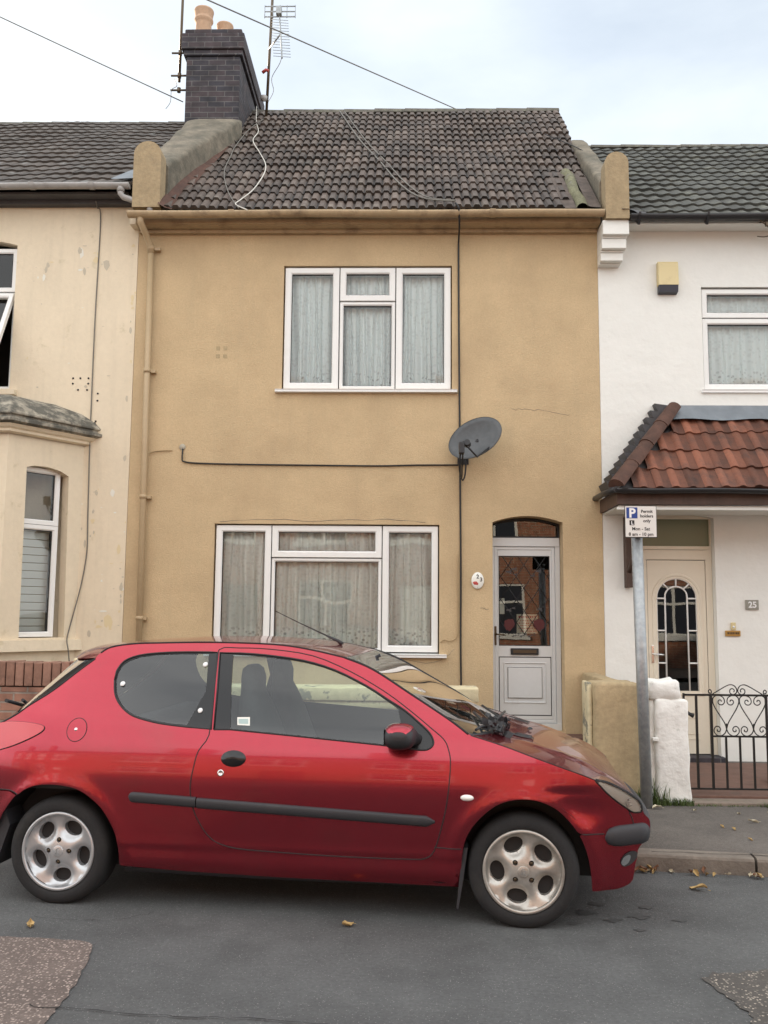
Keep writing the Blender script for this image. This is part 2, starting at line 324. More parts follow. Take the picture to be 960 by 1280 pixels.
mat('chrome', (.75, .75, .75), .12, metal=1); mat('tyre', (.018, .018, .019), .85, bump=.2, bscale=120, var=.15, vscale=8, dirt=(.045, .042, .038), dscale=6, dlo=.5, dhi=.8, dstr=.6)
mat('sign_white', (.72, .70, .66), .4); mat('sign_blue', (.012, .05, .24), .4); mat('ink', (.01, .01, .01), .5); mat('letter_white', (.8, .8, .8), .5)
mat('plaque_white', (.80, .80, .74), .25, coat=.5); mat('rose_red', (.45, .06, .05), .5); mat('slate_plaque', (.27, .26, .22), .6, var=.1, vscale=30)
mat('brass', (.45, .28, .09), .4, metal=.7); mat('bronze', (.10, .075, .05), .4, metal=.7); mat('paper', (.7, .62, .5), .8); mat('glass_rose', (.07, .008, .012), .4); mat('glass_petal', (.04, .047, .055), .3)
mat('leaf_dry', (.45, .31, .13), .8, var=.2, vscale=30); mat('leaf_brown', (.20, .09, .045), .8, var=.2, vscale=30); mat('leaf_pale', (.52, .46, .33), .8, var=.2, vscale=30)
mat('grass_blade', (.075, .11, .03), .8, var=.3, vscale=8)
mat('tile_path', (.14, .075, .055), .8, bump=.3, bscale=20, var=.2, vscale=5, dirt=(.08, .06, .05), dscale=5)
mat('step_concrete', (.22, .175, .14), .9, bump=.5, bscale=40, var=.15, vscale=5, dirt=(.13, .12, .08), dscale=4)
mat('orange_clay', (.30, .155, .06), .8, var=.1, vscale=6)
mat('kerb_stone', (.20, .17, .14), .9, bump=.6, bscale=50, var=.15, vscale=5, dirt=(.11, .09, .075), dscale=3.5, dlo=.45, dhi=.7, dstr=.7)
def asphalt(name, base, speck, sdens, bump=.6, vsc=170, red=None):
    m = mat(name, base, .88, bump=.9, bscale=80, var=.24, vscale=1.2, bump2=.15, b2scale=3, dirt=tuple(c*.62 for c in base), dscale=1.9, dlo=.46, dhi=.70, dstr=.8, streak=(*[c*.75 for c in base], .0))
    t = m.node_tree; p = t.nodes['Principled BSDF']; src = p.inputs['Base Color'].links[0].from_socket
    tc = t.nodes.new('ShaderNodeTexCoord'); v = t.nodes.new('ShaderNodeTexVoronoi'); v.inputs['Scale'].default_value = vsc; t.links.new(tc.outputs['Object'], v.inputs['Vector'])
    sp = t.nodes.new('ShaderNodeSeparateColor'); t.links.new(v.outputs['Color'], sp.inputs[0])
    g = t.nodes.new('ShaderNodeMath'); g.operation = 'GREATER_THAN'; g.inputs[1].default_value = 1-sdens; t.links.new(sp.outputs[0], g.inputs[0])
    l = t.nodes.new('ShaderNodeMath'); l.operation = 'LESS_THAN'; l.inputs[1].default_value = .42; t.links.new(v.outputs['Distance'], l.inputs[0])
    a = t.nodes.new('ShaderNodeMath'); a.operation = 'MULTIPLY'; t.links.new(g.outputs[0], a.inputs[0]); t.links.new(l.outputs[0], a.inputs[1])
    k = t.nodes.new('ShaderNodeMath'); k.operation = 'MULTIPLY'; t.links.new(a.outputs[0], k.inputs[0]); t.links.new(sp.outputs[1], k.inputs[1])
    mi = t.nodes.new('ShaderNodeMixRGB'); mi.inputs['Color2'].default_value = (*speck, 1); t.links.new(k.outputs[0], mi.inputs['Fac']); t.links.new(src, mi.inputs['Color1']); t.links.new(mi.outputs[0], p.inputs['Base Color'])
    return m
asphalt('asphalt', (.102, .104, .103), (.24, .235, .225), .14, vsc=150)
asphalt('asphalt_patch', (.16, .125, .108), (.46, .37, .32), .65, vsc=75)
asphalt('asphalt_worn', (.10, .09, .08), (.46, .40, .33), .40, vsc=80)
asphalt('pavement_tar', (.12, .105, .092), (.24, .22, .2), .14)
mat('earth', (.08, .07, .055), .95, bump=.6, bscale=20, var=.2, vscale=1)
mat('crack', (.018, .017, .016), .95)
mat('garden_gravel', (.16, .14, .12), .95, bump=.9, bscale=60, var=.25, vscale=6)
mat('felt', (.10, .078, .066), .9, bump=.6, bscale=30, var=.3, vscale=6)
# ---------------------------------------------------------------- ground, road, kerb, pavement
def sheet(name, poly, z, m, parent=None, step=None, zf=None):
    b = MB(); V, F = cdt(poly, step=step); vv = [b.b.verts.new((v[0], v[1], zf(v[0], v[1]) if zf else z)) for v in V]
    for f in F:
        try: b.b.faces.new([vv[i] for i in f])
        except ValueError: pass
    for f in b.b.faces:
        f.normal_update()
        if f.normal.z < 0: f.normal_flip()
    return b.done(name, m, parent, norm=False, smooth=False)
K0 = Vector((1.8, 5.750)); KD = Vector((1, -.13)).normalized(); KN = Vector((-KD.y, KD.x))
def kp(s, w=0): p = K0+KD*s+KN*w; return (p.x, p.y)
def ragged(P, seg=.04, a=.012, seed=1):
    rnd = random.Random(seed); o = []
    for p, q in zip(P, P[1:]+P[:1]):
        n = max(1, min(60, int(math.hypot(q[0]-p[0], q[1]-p[1])/seg)))
        o += [(p[0]+(q[0]-p[0])*k/n+rnd.uniform(-a, a), p[1]+(q[1]-p[1])*k/n+rnd.uniform(-a, a)) for k in range(n)]
    return o
def hk(x):                                   # kerb upstand: low crossing behind the car, full height at the right
    t = min(1, max(0, (x-.95)/.45)); return .012+.088*t*t*(3-2*t)
g = sheet('ground', [(-300, -300), (300, -300), (300, 300), (-300, 300)], -.03, M['earth']); tag(g, kind='structure')
road = sheet('road', [kp(-60), kp(60), (60, -3.0), (-60, -3.0)], 0, M['asphalt']); tag(road, kind='structure')
pv = sheet('pavement', [kp(-40, .145), kp(-1.2, .145), kp(-.9, .145), kp(-.6, .145), kp(-.3, .145), kp(0, .145), kp(1.5, .145), kp(40, .145), (40, 9.49), (2, 9.49), (1.4, 9.49), (.9, 9.49), (-40, 9.49)], 0, M['pavement_tar'], step=None, zf=lambda x, y: hk(x)-.004)
tag(pv, kind='structure')
opv = sheet('pavement', [(-60, -7.2), (60, -7.2), (60, -2.9), (-60, -2.9)], .1, M['pavement_tar']); tag(opv, kind='structure')
b = MB(); s = -14.3
while s < 14:                                 # kerb stones with open joints
    L_ = .915; n_ = 6
    for k in range(n_):
        s0, s1 = s+L_*k/n_+(.008 if k == 0 else 0), s+L_*(k+1)/n_-(.008 if k == n_-1 else 0)
        z0 = hk(kp(s0)[0]); z1 = hk(kp(s1)[0]); a = random.uniform(-.002, .002)
        rows = [[(*kp(q, w), zz) for (w, zz) in ((0, -.06), (.004, z-.018), (.012, z-.004), (.024, z), (.148, z), (.148, -.06))] for q, z in ((s0, z0), (s1, z1))]
        b.grid(rows, smooth=False); 
        b.f([rows[0][i] for i in range(6)]); b.f([rows[1][i] for i in range(5, -1, -1)])
    s += L_
kb = b.done('kerb', M['kerb_stone']); tag(kb, kind='structure')
kj = sheet('kerb_bed', [kp(-14, .004), kp(14, .004), kp(14, .14), kp(-14, .14)], -.002, M['crack']); tag(kj, kind='structure')
rp = sheet('road_patch', ragged([(-2.7, 4.42), (-1.943, 4.467), (-1.74, 4.460), (-1.52, 4.43), (-1.47, 4.385), (-1.44, 4.29), (-1.38, 3.95), (-1.36, 3.58), (-1.30, 3.0), (-2.7, 3.0)], .03, .007), .005, M['asphalt_patch']); tag(rp, kind='structure')
rp2 = sheet('road_patch', ragged([(1.30, 4.12), (1.36, 4.19), (1.50, 4.20), (1.62, 4.24), (2.6, 4.2), (2.6, 3.0), (1.24, 3.0), (1.33, 3.5), (1.36, 3.8)], .03, .014), .005, M['asphalt_worn']); tag(rp2, kind='structure')
mat('oil_stain', (.066, .066, .065), .8, bump=.3, bscale=60, var=.1)
rnd = random.Random(8)
for (x, y, s_) in ((.95, 4.98, .05), (1.08, 4.86, .035), (1.22, 4.93, .05), (1.05, 5.12, .04), (1.30, 5.08, .028), (.86, 4.80, .022), (1.18, 4.72, .020), (1.42, 4.88, .03)):
    o = sheet('oil_stain', [(x+s_*1.5*rnd.uniform(.35, 1.25)*math.cos(2*PI*k/17), y+s_*rnd.uniform(.35, 1.25)*math.sin(2*PI*k/17)) for k in range(17)], .003, M['oil_stain']); tag(o, kind='structure')
def crack(pts, w, z=.007, name='road_crack'):
    pts = cr([(x, y, 0) for x, y in pts], 8); L_, R_ = [], []
    for i, p in enumerate(pts):
        t = (pts[min(i+1, len(pts)-1)]-pts[max(0, i-1)]).normalized(); n = Vector((-t.y, t.x, 0)); j = Vector((random.uniform(-.012, .012), random.uniform(-.012, .012), 0))
        ww = w*random.uniform(.25, 1.3); L_.append(p+j+n*ww+Vector((0, 0, z))); R_.append(p+j-n*ww+Vector((0, 0, z)))
    b = MB(); b.grid([L_, R_]); o = b.done(name, M['crack']); tag(o, kind='structure'); return o
crack([(-1.5, 3.72), (-1.0, 3.66), (-.5, 3.64), (-.1, 3.57), (.3, 3.62), (.8, 3.58)], .0032)
crack([(-1.9, 4.75), (-1.5, 4.72), (-1.3, 4.85)], .0018)
crack([(1.55, 5.86), (2.2, 5.79), (3.0, 5.70)], .006, z=.102, name='pavement_crack')
# pavement height near the right part is .1: garden paving strips
def cover(name, poly, z, m): o = sheet(name, poly, z, m); tag(o, kind='structure'); return o
cover('garden_ground', [(-2.4, 7.45), (.55, 7.45), (.55, 9.48), (-2.4, 9.48)], .11, M['garden_gravel'])
b = MB(); b.box(2.2, 4.4, 7.47, 7.72, 0, .135, .006); b.box(2.2, 4.4, 7.725, 9.20, 0, .125); o = b.done('garden_path', M['tile_path']); tag(o, kind='structure')
b = MB(); b.box(2.2, 4.4, 7.28, 7.465, .0, .118, .006); o = b.done('gate_step', M['step_concrete']); tag(o, kind='structure')

# ---------------------------------------------------------------- building helpers
def arch_loop(x0, x1, z0, zs, rise, n=12):
    pts = [(x0, z0), (x1, z0)]
    if rise <= 0: return pts+[(x1, zs), (x0, zs)]
    for k in range(n+1):
        t = k/n; pts.append((x1+(x0-x1)*t, zs+rise*(1-(2*t-1)**2)))
    return pts
def facade(parent, outline, holes, y, depth, m, name='wall', extra=None, depths=None):
    b = MB(); V, F = cdt(outline, holes)
    vv = [b.b.verts.new((v[0], y, v[1])) for v in V]
    for f in F:
        try: b.b.faces.new([vv[i] for i in f])
        except ValueError: pass
    for f in b.b.faces:
        f.normal_update()
        if f.normal.y > 0: f.normal_flip()
    for hi_, h in enumerate(holes):
        if depths: depth = depths[hi_]
        n = len(h); cx = sum(p[0] for p in h)/n; cz = sum(p[1] for p in h)/n
        for k in range(n):
            p, q = h[k], h[(k+1) % n]
            fc = b.b.faces.new([b.b.verts.new(v) for v in ((p[0], y, p[1]), (q[0], y, q[1]), (q[0], y+depth, q[1]), (p[0], y+depth, p[1]))]); fc.normal_update()
            mid_ = Vector(((p[0]+q[0])/2, 0, (p[1]+q[1])/2)); inn = Vector((cx, 0, cz))-mid_
            if fc.normal.dot(inn) < 0: fc.normal_flip()
    if extra: extra(b)
    return b.done(name, m, parent, norm=False, smooth=False)
def shell(x0, x1, y0, y1, z1):
    def f(b):
        for vs in (((x0, y0, 0), (x0, y1, 0), (x0, y1, z1), (x0, y0, z1)), ((x1, y1, 0), (x1, y0, 0), (x1, y0, z1), (x1, y1, z1)), ((x1, y1, 0), (x1, y1, z1), (x0, y1, z1), (x0, y1, 0))):
            b.f(vs)
    return f
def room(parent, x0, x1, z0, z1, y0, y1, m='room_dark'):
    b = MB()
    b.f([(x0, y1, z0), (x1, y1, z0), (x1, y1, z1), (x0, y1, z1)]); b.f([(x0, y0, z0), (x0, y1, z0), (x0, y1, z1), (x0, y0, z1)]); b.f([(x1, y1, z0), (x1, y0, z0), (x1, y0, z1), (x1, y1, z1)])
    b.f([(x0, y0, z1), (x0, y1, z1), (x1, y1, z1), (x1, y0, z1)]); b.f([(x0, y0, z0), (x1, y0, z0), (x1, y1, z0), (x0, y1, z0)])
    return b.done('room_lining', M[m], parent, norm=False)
def ring(b, x0, x1, z0, z1, y, w, bev=.014, d=.06, mi=0, wb=None):
    # casement frame with chamfer towards the glass: four mitred bars
    lv = [(0, y+d), (0, y+.004), (.004, y), (w-bev, y), (w, y+bev), (w, y+d)]
    rows = []
    for ins, yy in lv: rows.append([(x0+ins, yy, z0+ins), (x1-ins, yy, z0+ins), (x1-ins, yy, z1-ins), (x0+ins, yy, z1-ins)])
    b.mi = mi; b.grid(rows, smooth=False, close=True)
def pane(b, x0, x1, z0, z1, y): b.f([(x0, y, z0), (x1, y, z0), (x1, y, z1), (x0, y, z1)])
def curtain(parent, x0, x1, z0, z1, y, m, folds=14, amp=.02, flare=0, seed=0, gap=None):
    rnd = random.Random(seed); W = x1-x0; nu = int(folds*7); nv = 10; ph = rnd.random()*6
    phs = [rnd.uniform(-.9, .9) for _ in range(folds+2)]
    me = bpy.data.meshes.new('net_curtain'); vs = []; fs = []; uv = []
    for j in range(nv+1):
        v = j/nv
        for i in range(nu+1):
            u = i/nu; k = u*folds; a = phs[int(k)]*(1-(k % 1))+phs[int(k)+1]*(k % 1)
            yy = y+amp*(.45+.55*(1-v))*math.sin(2*PI*k+a*2+ph)+amp*.4*math.sin(PI*k*.7+2*a)
            xx = x0+W*u+(.012*math.sin(3*v+6*a))+flare*(1-v)*(u-.5)
            vs.append((xx, yy, z0+(z1-z0)*v+(0.006*math.sin(2*PI*k) if j == 0 else 0))); uv.append((u*W, v*(z1-z0)))
    for j in range(nv):
        for i in range(nu):
            a = j*(nu+1)+i; fs.append((a, a+1, a+nu+2, a+nu+1))
    me.from_pydata(vs, [], fs); ul = me.uv_layers.new(name='UVMap')
    for p in me.polygons:
        p.use_smooth = True
        for li in p.loop_indices: ul.data[li].uv = uv[me.loops[li].vertex_index]
    me.materials.append(m); o = bpy.data.objects.new('net_curtain', me); link(o)
    if parent is not None:
        off = OFF.get(parent.name, Vector((0, 0, 0))); me.transform(Matrix.Translation(-off)); o.parent = parent
    return o
def window(parent, cells, y, fm='upvc', sill=None, curt=None, glass='glass', label=None, blind=None):
    """cells: (x0,x1,z0,z1,barwidth,proud)"""
    b = MB(); X0 = min(c[0] for c in cells); X1 = max(c[1] for c in cells); Z0 = min(c[2] for c in cells); Z1 = max(c[3] for c in cells)
    for (x0, x1, z0, z1, w, pr) in cells:
        ring(b, x0+.0025, x1-.0025, z0+.0025, z1-.0025, y-pr, w, d=.07+pr)
    b.mi = 1; b.f([(X0, y+.02, Z0), (X1, y+.02, Z0), (X1, y+.02, Z0+.004), (X0, y+.02, Z0+.004)])
    for (x0, x1, z0, z1, w, pr) in cells:        # gaskets
        ring(b, x0+w-.001, x1-w+.001, z0+w-.001, z1-w+.001, y-pr+.012, .0055, bev=.002, d=.05, mi=1)
    for c in sorted({c[0] for c in cells if c[0] > X0}):   # dark joints between the casements
        zs = [q for q in cells if abs(q[0]-c) < .02]; b.mi = 1
        b.box(c-.004, c+.004, y+.012, y+.05, min(q[2] for q in zs), max(q[3] for q in zs))
    f = b.done('window', [M[fm], M['gasket']], parent)
    if label: f['label'] = label
    g_ = MB()
    for (x0, x1, z0, z1, w, pr) in cells:
        yy = y-pr+.03; pane(g_, x0+w, x1-w, z0+w, z1-w, yy)
    gl = g_.done('pane', M[glass], f, norm=False)
    if sill:
        sb = MB(); sb.prism([(sill[2]-.0, sill[4]), (sill[2]+.006, sill[4]-.012), (sill[2]+.006, sill[4]-.03), (sill[2]+.03, sill[4]-.034), (y+.06, sill[4]-.034), (y+.06, sill[4]+.012), (sill[2]+.01, sill[4]+.002)], 'x', sill[0], sill[1])
        sb.done('sill', M[fm], f)
    return f
def add_tint(o, vals):
    a = o.data.attributes.new('tint', 'FLOAT', 'FACE'); a.data.foreach_set('value', vals)
PROF = {'roll': [(0, 0), (.06, .0), (.16, .7), (.22, 1), (.66, 1), (.74, .75), (.86, .05), (1, 0)],
        'wave': [(0, .1), (.12, 0), (.3, .12), (.45, .55), (.62, .97), (.75, 1), (.88, .65), (1, .1)],
        'pan': [(0, .25), (.12, .8), (.25, 1), (.38, .8), (.52, .18), (.7, 0), (.86, .02), (1, .25)]}
def tiles(parent, ye, ze, yr, zr, xe, xr, roll, rows, h, m, prof='roll', lip=.03, jit=1., tint=.5, name='roof_tiles', skip=None, per=1, skew=0):
    """double curved tiles from eave (ye,ze) to ridge (yr,zr); xe/xr are (left,right) limits at eave and ridge"""
    b = MB(); L_ = math.hypot(yr-ye, zr-ze); dy, dz = (yr-ye)/L_, (zr-ze)/L_; ny, nz_ = -dz, dy; g_ = L_/rows; vals = []
    def P(x, s_, n): return (x, ye+dy*s_+ny*n, ze+dz*s_+nz_*n)
    for r in range(rows):
        s0 = r*g_; s1 = s0+g_*1.12 if r < rows-1 else L_; t = (s0+g_/2)/L_
        xa = xe[0]+(xr[0]-xe[0])*t; xb = xe[1]+(xr[1]-xe[1])*t
        c0 = int(math.floor((xa-xe[0])/roll))-1 if xr[0] < xe[0] else int((xa-xe[0])/roll); c1 = int(math.ceil((xb-xe[0])/roll))
        sh = (r*skew) % 1
        for c in range(c0, c1):
            X = xe[0]+(c+sh*0)*roll
            if X+roll < xa+.01 or X > xb-.01: continue
            if skip and skip(r, c, X, t): continue
            if c % per == 0 or c == c0: tj = (random.uniform(-.006, .006)*jit, random.uniform(-.004, .004)*jit, random.random())
            j0 = tj[0]; jn = tj[1]; tv = .5+(tj[2]-.5)*2*tint*.7+random.uniform(-.15, .15)
            A_, B_, C_ = [], [], []
            for u, v in PROF[prof]:
                x = min(max(X+u*roll, xa), xb); nn = v*h+jn+.010*math.sin(x*1.9+s0*1.3)+.006*math.sin(x*4.3-s0*2.2)
                A_.append(P(x, s0+j0, nn+lip)); B_.append(P(x, s1, nn+.004)); C_.append(P(x, s0+j0+.002, nn*.9-.012))
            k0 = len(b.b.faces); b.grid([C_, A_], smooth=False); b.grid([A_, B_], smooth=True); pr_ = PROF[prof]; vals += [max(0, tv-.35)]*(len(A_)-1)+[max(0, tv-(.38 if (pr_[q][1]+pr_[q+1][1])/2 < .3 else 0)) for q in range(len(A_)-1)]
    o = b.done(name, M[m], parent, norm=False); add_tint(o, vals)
    return o
def roof_deck(parent, x0, x1, ye, ze, yr, zr, yb, m='fascia_dark', xr=None, name='roof'):
    b = MB(); L_ = math.hypot(yr-ye, zr-ze); ny, nz_ = -(zr-ze)/L_*.02, (yr-ye)/L_*.02
    a0, a1 = xr if xr else (x0, x1)
    b.f([(x0, ye-ny, ze-nz_), (x1, ye-ny, ze-nz_), (a1, yr, zr-nz_), (a0, yr, zr-nz_)]); b.f([(a0, yr, zr-nz_), (a1, yr, zr-nz_), (x1, yb, ze), (x0, yb, ze)])
    b.f([(a1, yr, zr-nz_), (x1, ye-ny, ze-nz_), (x1, yb, ze)]); b.f([(a0, yr, zr-nz_), (x0, yb, ze), (x0, ye-ny, ze-nz_)])
    return b.done(name, M[m], parent, norm=False)
def ridge(parent, pts, r, m, seg=.42, name='ridge_tiles', half=True):
    b = MB(); pts = [Vector(p) for p in pts]
    for a, c in zip(pts, pts[1:]):
        L_ = (c-a).length; n = max(1, int(L_/seg)); t = (c-a)/L_; sd_ = t.cross(Vector((0, 0, 1))).normalized(); up = sd_.cross(t)
        for k in range(n):
            p0 = a+t*(L_*k/n-.01); p1 = a+t*(L_*(k+1)/n+.01); j = random.uniform(-.006, .006); rows = []
            for p, rr in ((p0, r*1.06), (p1, r*.95)):
                rows.append([p+sd_*math.cos(q)*rr+up*(math.sin(q)*rr+j) for q in [PI*i/8 for i in range(9)]])
            b.grid(rows); b.f(rows[0]); b.f(rows[1][::-1])
    return b.done(name, M[m], parent, norm=True)
def gutter(parent, x0, x1, y, z, r, m, joints=(), name='gutter', brackets=()):
    b = MB(); rows = []
    pr = [(r*math.cos(a), r*math.sin(a)) for a in [PI+PI*k/10 for k in range(11)]]+[((r-.006)*math.cos(a), (r-.006)*math.sin(a)) for a in [2*PI-PI*k/10 for k in range(11)]]
    n = max(2, int((x1-x0)/.35))
    for k in range(n+1):
        x = x0+(x1-x0)*k/n; dz = -.004*math.sin(PI*4*k/n)
        rows.append([(x, y+p, z+q+dz) for p, q in pr])
    b.grid(rows, close=True); 
    for x in (x0, x1): b.f([(x, y+p, z+q) for p, q in pr[:11]])
    for x in joints:
        rr = r+.008; b.grid([[(xx, y+rr*math.cos(a), z+.004+rr*math.sin(a)) for a in [PI+PI*k/10 for k in range(11)]] for xx in (x-.03, x+.03)])
    for x in brackets:
        b.prism([(y-r-.012, z+.01), (y-r-.004, z-.02), (y-r*.6, z-r*1.0), (y, z-r-.05), (y+.03, z-r-.03), (y+r, z-r), (y+r, z-r+.02), (y, z-r-.006), (y-r*.7, z-r*.75)], 'x', x-.012, x+.012)
    return b.done(name, M[m], parent, norm=False)

# ================================================================ TAN HOUSE (middle)
HX0, HX1 = -3.0, 2.075
tan = thing('terraced_house', 'tan rendered terraced house between the cream house and the white house, with brown tiled roof', 'house', (-.46, 9.5, 0))
WY = 9.5
holes = [arch_loop(-1.37, .482, 3.985, 5.378, 0), arch_loop(-2.055, .348, 1.12, 2.512, 0), arch_loop(.912, 1.655, .36, 2.545, .068)]
facade(tan, [(HX0, 0), (HX1, 0), (HX1, 5.95), (HX0, 5.95)], holes, WY, .14, M['tan_render'], extra=shell(HX0, HX1, WY, 15.4, 5.9), depths=[.14, .14, .24])
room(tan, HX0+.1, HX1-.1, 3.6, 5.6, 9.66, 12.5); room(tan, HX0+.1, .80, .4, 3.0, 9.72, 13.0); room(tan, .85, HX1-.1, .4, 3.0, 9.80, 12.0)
w_ = window(tan, [(-1.358, -.755, 3.992, 5.368, .073, .010), (-.750, -.137, 4.985, 5.368, .070, .010), (-.750, -.137, 3.992, 4.980, .040, -.004), (-.132, .472, 3.992, 5.368, .073, .010)], 9.535, sill=(-1.435, .537, 9.44, None, 3.975), label='upper floor window, three lights wide with pleated net curtains')
curtain(w_, -1.34, -.72, 4.0, 5.36, 9.66, M['net_upper'], 9, .034, flare=-.06, seed=1); curtain(w_, -.74, -.13, 4.0, 5.36, 9.67, M['net_upper'], 10, .032, seed=2, flare=-.03); curtain(w_, -.14, .46, 4.0, 5.36, 9.66, M['net_upper'], 9, .034, flare=.08, seed=3)
w_ = window(tan, [(-2.042, -1.445, 1.165, 2.500, .070, .010), (-1.440, -.262, 2.155, 2.500, .070, .010), (-1.440, -.262, 1.165, 2.150, .036, -.004), (-.257, .338, 1.165, 2.500, .070, .010)], 9.535, sill=(-2.12, .425, 9.44, None, 1.145), label='lower floor window, wide middle light under a shallow top light, lace curtains')
curtain(w_, -2.0, -1.42, 1.2, 2.49, 9.635, M['net_lower'], 7, .03, flare=.10, seed=4); curtain(w_, -1.46, -.24, 1.2, 2.49, 9.64, M['net_lower'], 15, .028, seed=5); curtain(w_, -.27, .30, 1.2, 2.49, 9.635, M['net_lower'], 7, .03, flare=.03, seed=6)
# door
def ring_obj(b, *a, **k): ring(b, *a, **k)
b = MB(); DY = 9.70
b.mi = 0
b.box(.916, .948, DY-.012, DY+.06, .40, 2.30); b.box(1.60, 1.650, DY-.012, DY+.06, .40, 2.30); b.box(.916, 1.650, DY-.014, DY+.06, 2.302, 2.395, .004); b.box(.916, 1.650, DY-.02, DY+.06, .36, .43, .004)
df = b.done('door_frame', M['upvc_grey'], tan)
b = MB(); ring(b, .950, 1.598, .432, 2.298, DY, .042, d=.05); 
# leaf made of stiles and rails around the glass and the panel
for (x0, x1, z0, z1) in ((.99, 1.0, 1.24, 2.2),): pass
leafV, leafF = cdt([(.985, .470), (1.562, .470), (1.562, 2.262), (.985, 2.262)], [[(.995, 1.24), (1.542, 1.24), (1.542, 2.2), (.995, 2.2)], [(.992, .507), (1.55, .507), (1.55, 1.125), (.992, 1.125)]])
vv = [b.b.verts.new((v[0], DY+.004, v[1])) for v in leafV]
for f in leafF: b.b.faces.new([vv[i] for i in f])
dl = b.done('door', M['upvc_grey'], tan); dl['label'] = 'grey front door with leaded diamond glass above a moulded panel'
b = MB(); ring(b, .994, 1.548, .509, 1.123, DY+.004, .008, bev=.004, d=.03, mi=0)
b.mi = 1; b.box(1.001, 1.541, DY+.006, DY+.03, .517, 1.115); ring(b, 1.045, 1.490, .640, 1.062, DY-.004, .022, bev=.018, d=.012, mi=1); b.mi = 1; b.box(1.085, 1.45, DY-.006, DY+.01, .69, 1.015, .005)
b.done('door_panel', [M['gasket'], M['upvc_grey']], dl, smooth=False)
b = MB(); ring(b, .994, 1.543, 1.239, 2.201, DY, .009, bev=.003, d=.03); b.done('glass_bead', M['gasket'], dl)
b = MB(); pane(b, 1.0, 1.537, 1.245, 2.195, DY+.012); dg = b.done('door_glass', M['glass_dark'], dl, norm=False)
b = MB(); gx0, gx1, gz0, gz1 = 1.002, 1.535, 1.247, 2.193      # lead cames in a diamond pattern
def clip_seg(p, d_):
    t0, t1 = -9, 9
    for a, q, lo, hi in ((p[0], d_[0], gx0, gx1), (p[1], d_[1], gz0+.11, gz1)):
        u, v = (lo-a)/q, (hi-a)/q; t0 = max(t0, min(u, v)); t1 = min(t1, max(u, v))
    return (t0, t1) if t1 > t0 else None
for k in range(-6, 9):
    for sg in (1, -1):
        p = (1.268+k*.168, 1.365); d_ = (.168*sg, .245); c_ = clip_seg(p, d_)
        if c_ and c_[1]-c_[0] > .3: b.tube([(p[0]+d_[0]*q, DY+.008, p[1]+d_[1]*q) for q in c_], .0042, n=5)
b.done('lead_lattice', M['gasket'], dl)
for (rx, rz, rr) in ((1.105, 1.462, .060), (1.425, 1.462, .062)):
    b = MB(); rr2 = random.Random(int(rx*100))
    for q in range(9):                                    # overlapping flat petals
        a = q*2.4; px_, pz_ = rx+rr*.62*math.cos(a)*(q > 0), rz+rr*.62*math.sin(a)*(q > 0); s_ = rr*rr2.uniform(.36, .5)
        b.f([(px_+s_*rr2.uniform(.75, 1.15)*math.cos(2*PI*j/9), DY+.008-.0004*q, pz_+s_*rr2.uniform(.75, 1.15)*math.sin(2*PI*j/9)) for j in range(9)])
    b.done('rose_glass', M['glass_rose'], dl, norm=False)
for (rx, rz, rr) in ((1.10, 2.03, .035), (1.16, 2.06, .03), (1.42, 2.04, .035), (1.36, 1.99, .025), (1.10, 1.62, .03), (1.15, 1.64, .022), (1.43, 1.63, .03), (1.17, 2.0, .02)):
    b = MB(); b.prism([(rx+rr*1.1*k_, rz+rr*w_) for k_, w_ in ((-1, -.2), (-.3, .35), (.2, .2), (1, .8), (.7, 0), (1, -.7), (.1, -.4))], 'y', DY+.004, DY+.008); b.done('glass_petal', M['glass_petal'], dl)
b = MB(); b.tube([(1.14, DY+.004, 1.35), (1.40, DY+.004, 1.35)], .002, n=4)
for k in range(9): b.box(1.14+k*.028, 1.155+k*.028, DY+.004, DY+.008, 1.345+.015*((k % 3)-1), 1.360+.015*((k % 3)-1))
b.done('glass_stem', M['glass_petal'], dl, smooth=False)
b = MB(); b.box(1.118, 1.415, DY-.016, DY+.01, 1.146, 1.214, .006); b.mi = 1; b.box(1.14, 1.393, DY-.020, DY-.010, 1.160, 1.200, .003); b.done('letter_box', [M['gasket'], M['bronze']], dl)
b = MB(); b.box(.944, .968, DY-.016, DY+.01, 1.245, 1.445, .004); b.tube([(.957, DY-.016, 1.36), (.957, DY-.055, 1.36), (.975, DY-.062, 1.36), (1.055, DY-.060, 1.352)], .009); b.done('handle', M['bronze'], dl)
b = MB(); b.f([(x, DY+.03, z) for x, z in arch_loop(.93, 1.63, 2.41, 2.535, .05)]); fl = b.done('fanlight', M['glass_dark'], tan, norm=False)
b = MB(); lp = arch_loop(.916, 1.65, 2.396, 2.544, .062); li = arch_loop(.934, 1.632, 2.412, 2.530, .052)
b.grid([[(x, DY+.03, z) for x, z in lp], [(x, DY-.005, z) for x, z in lp], [(x, DY-.005, z) for x, z in li], [(x, DY+.03, z) for x, z in li]], smooth=False, close=True); b.done('fanlight_frame', M['gasket'], fl)
b = MB(); b.box(.70, 1.90, 8.86, 9.18, .0, .20, .008); b.box(.80, 1.85, 9.182, 9.498, .0, .352, .008); st = b.done('door_step', M['tile_path'], tan)
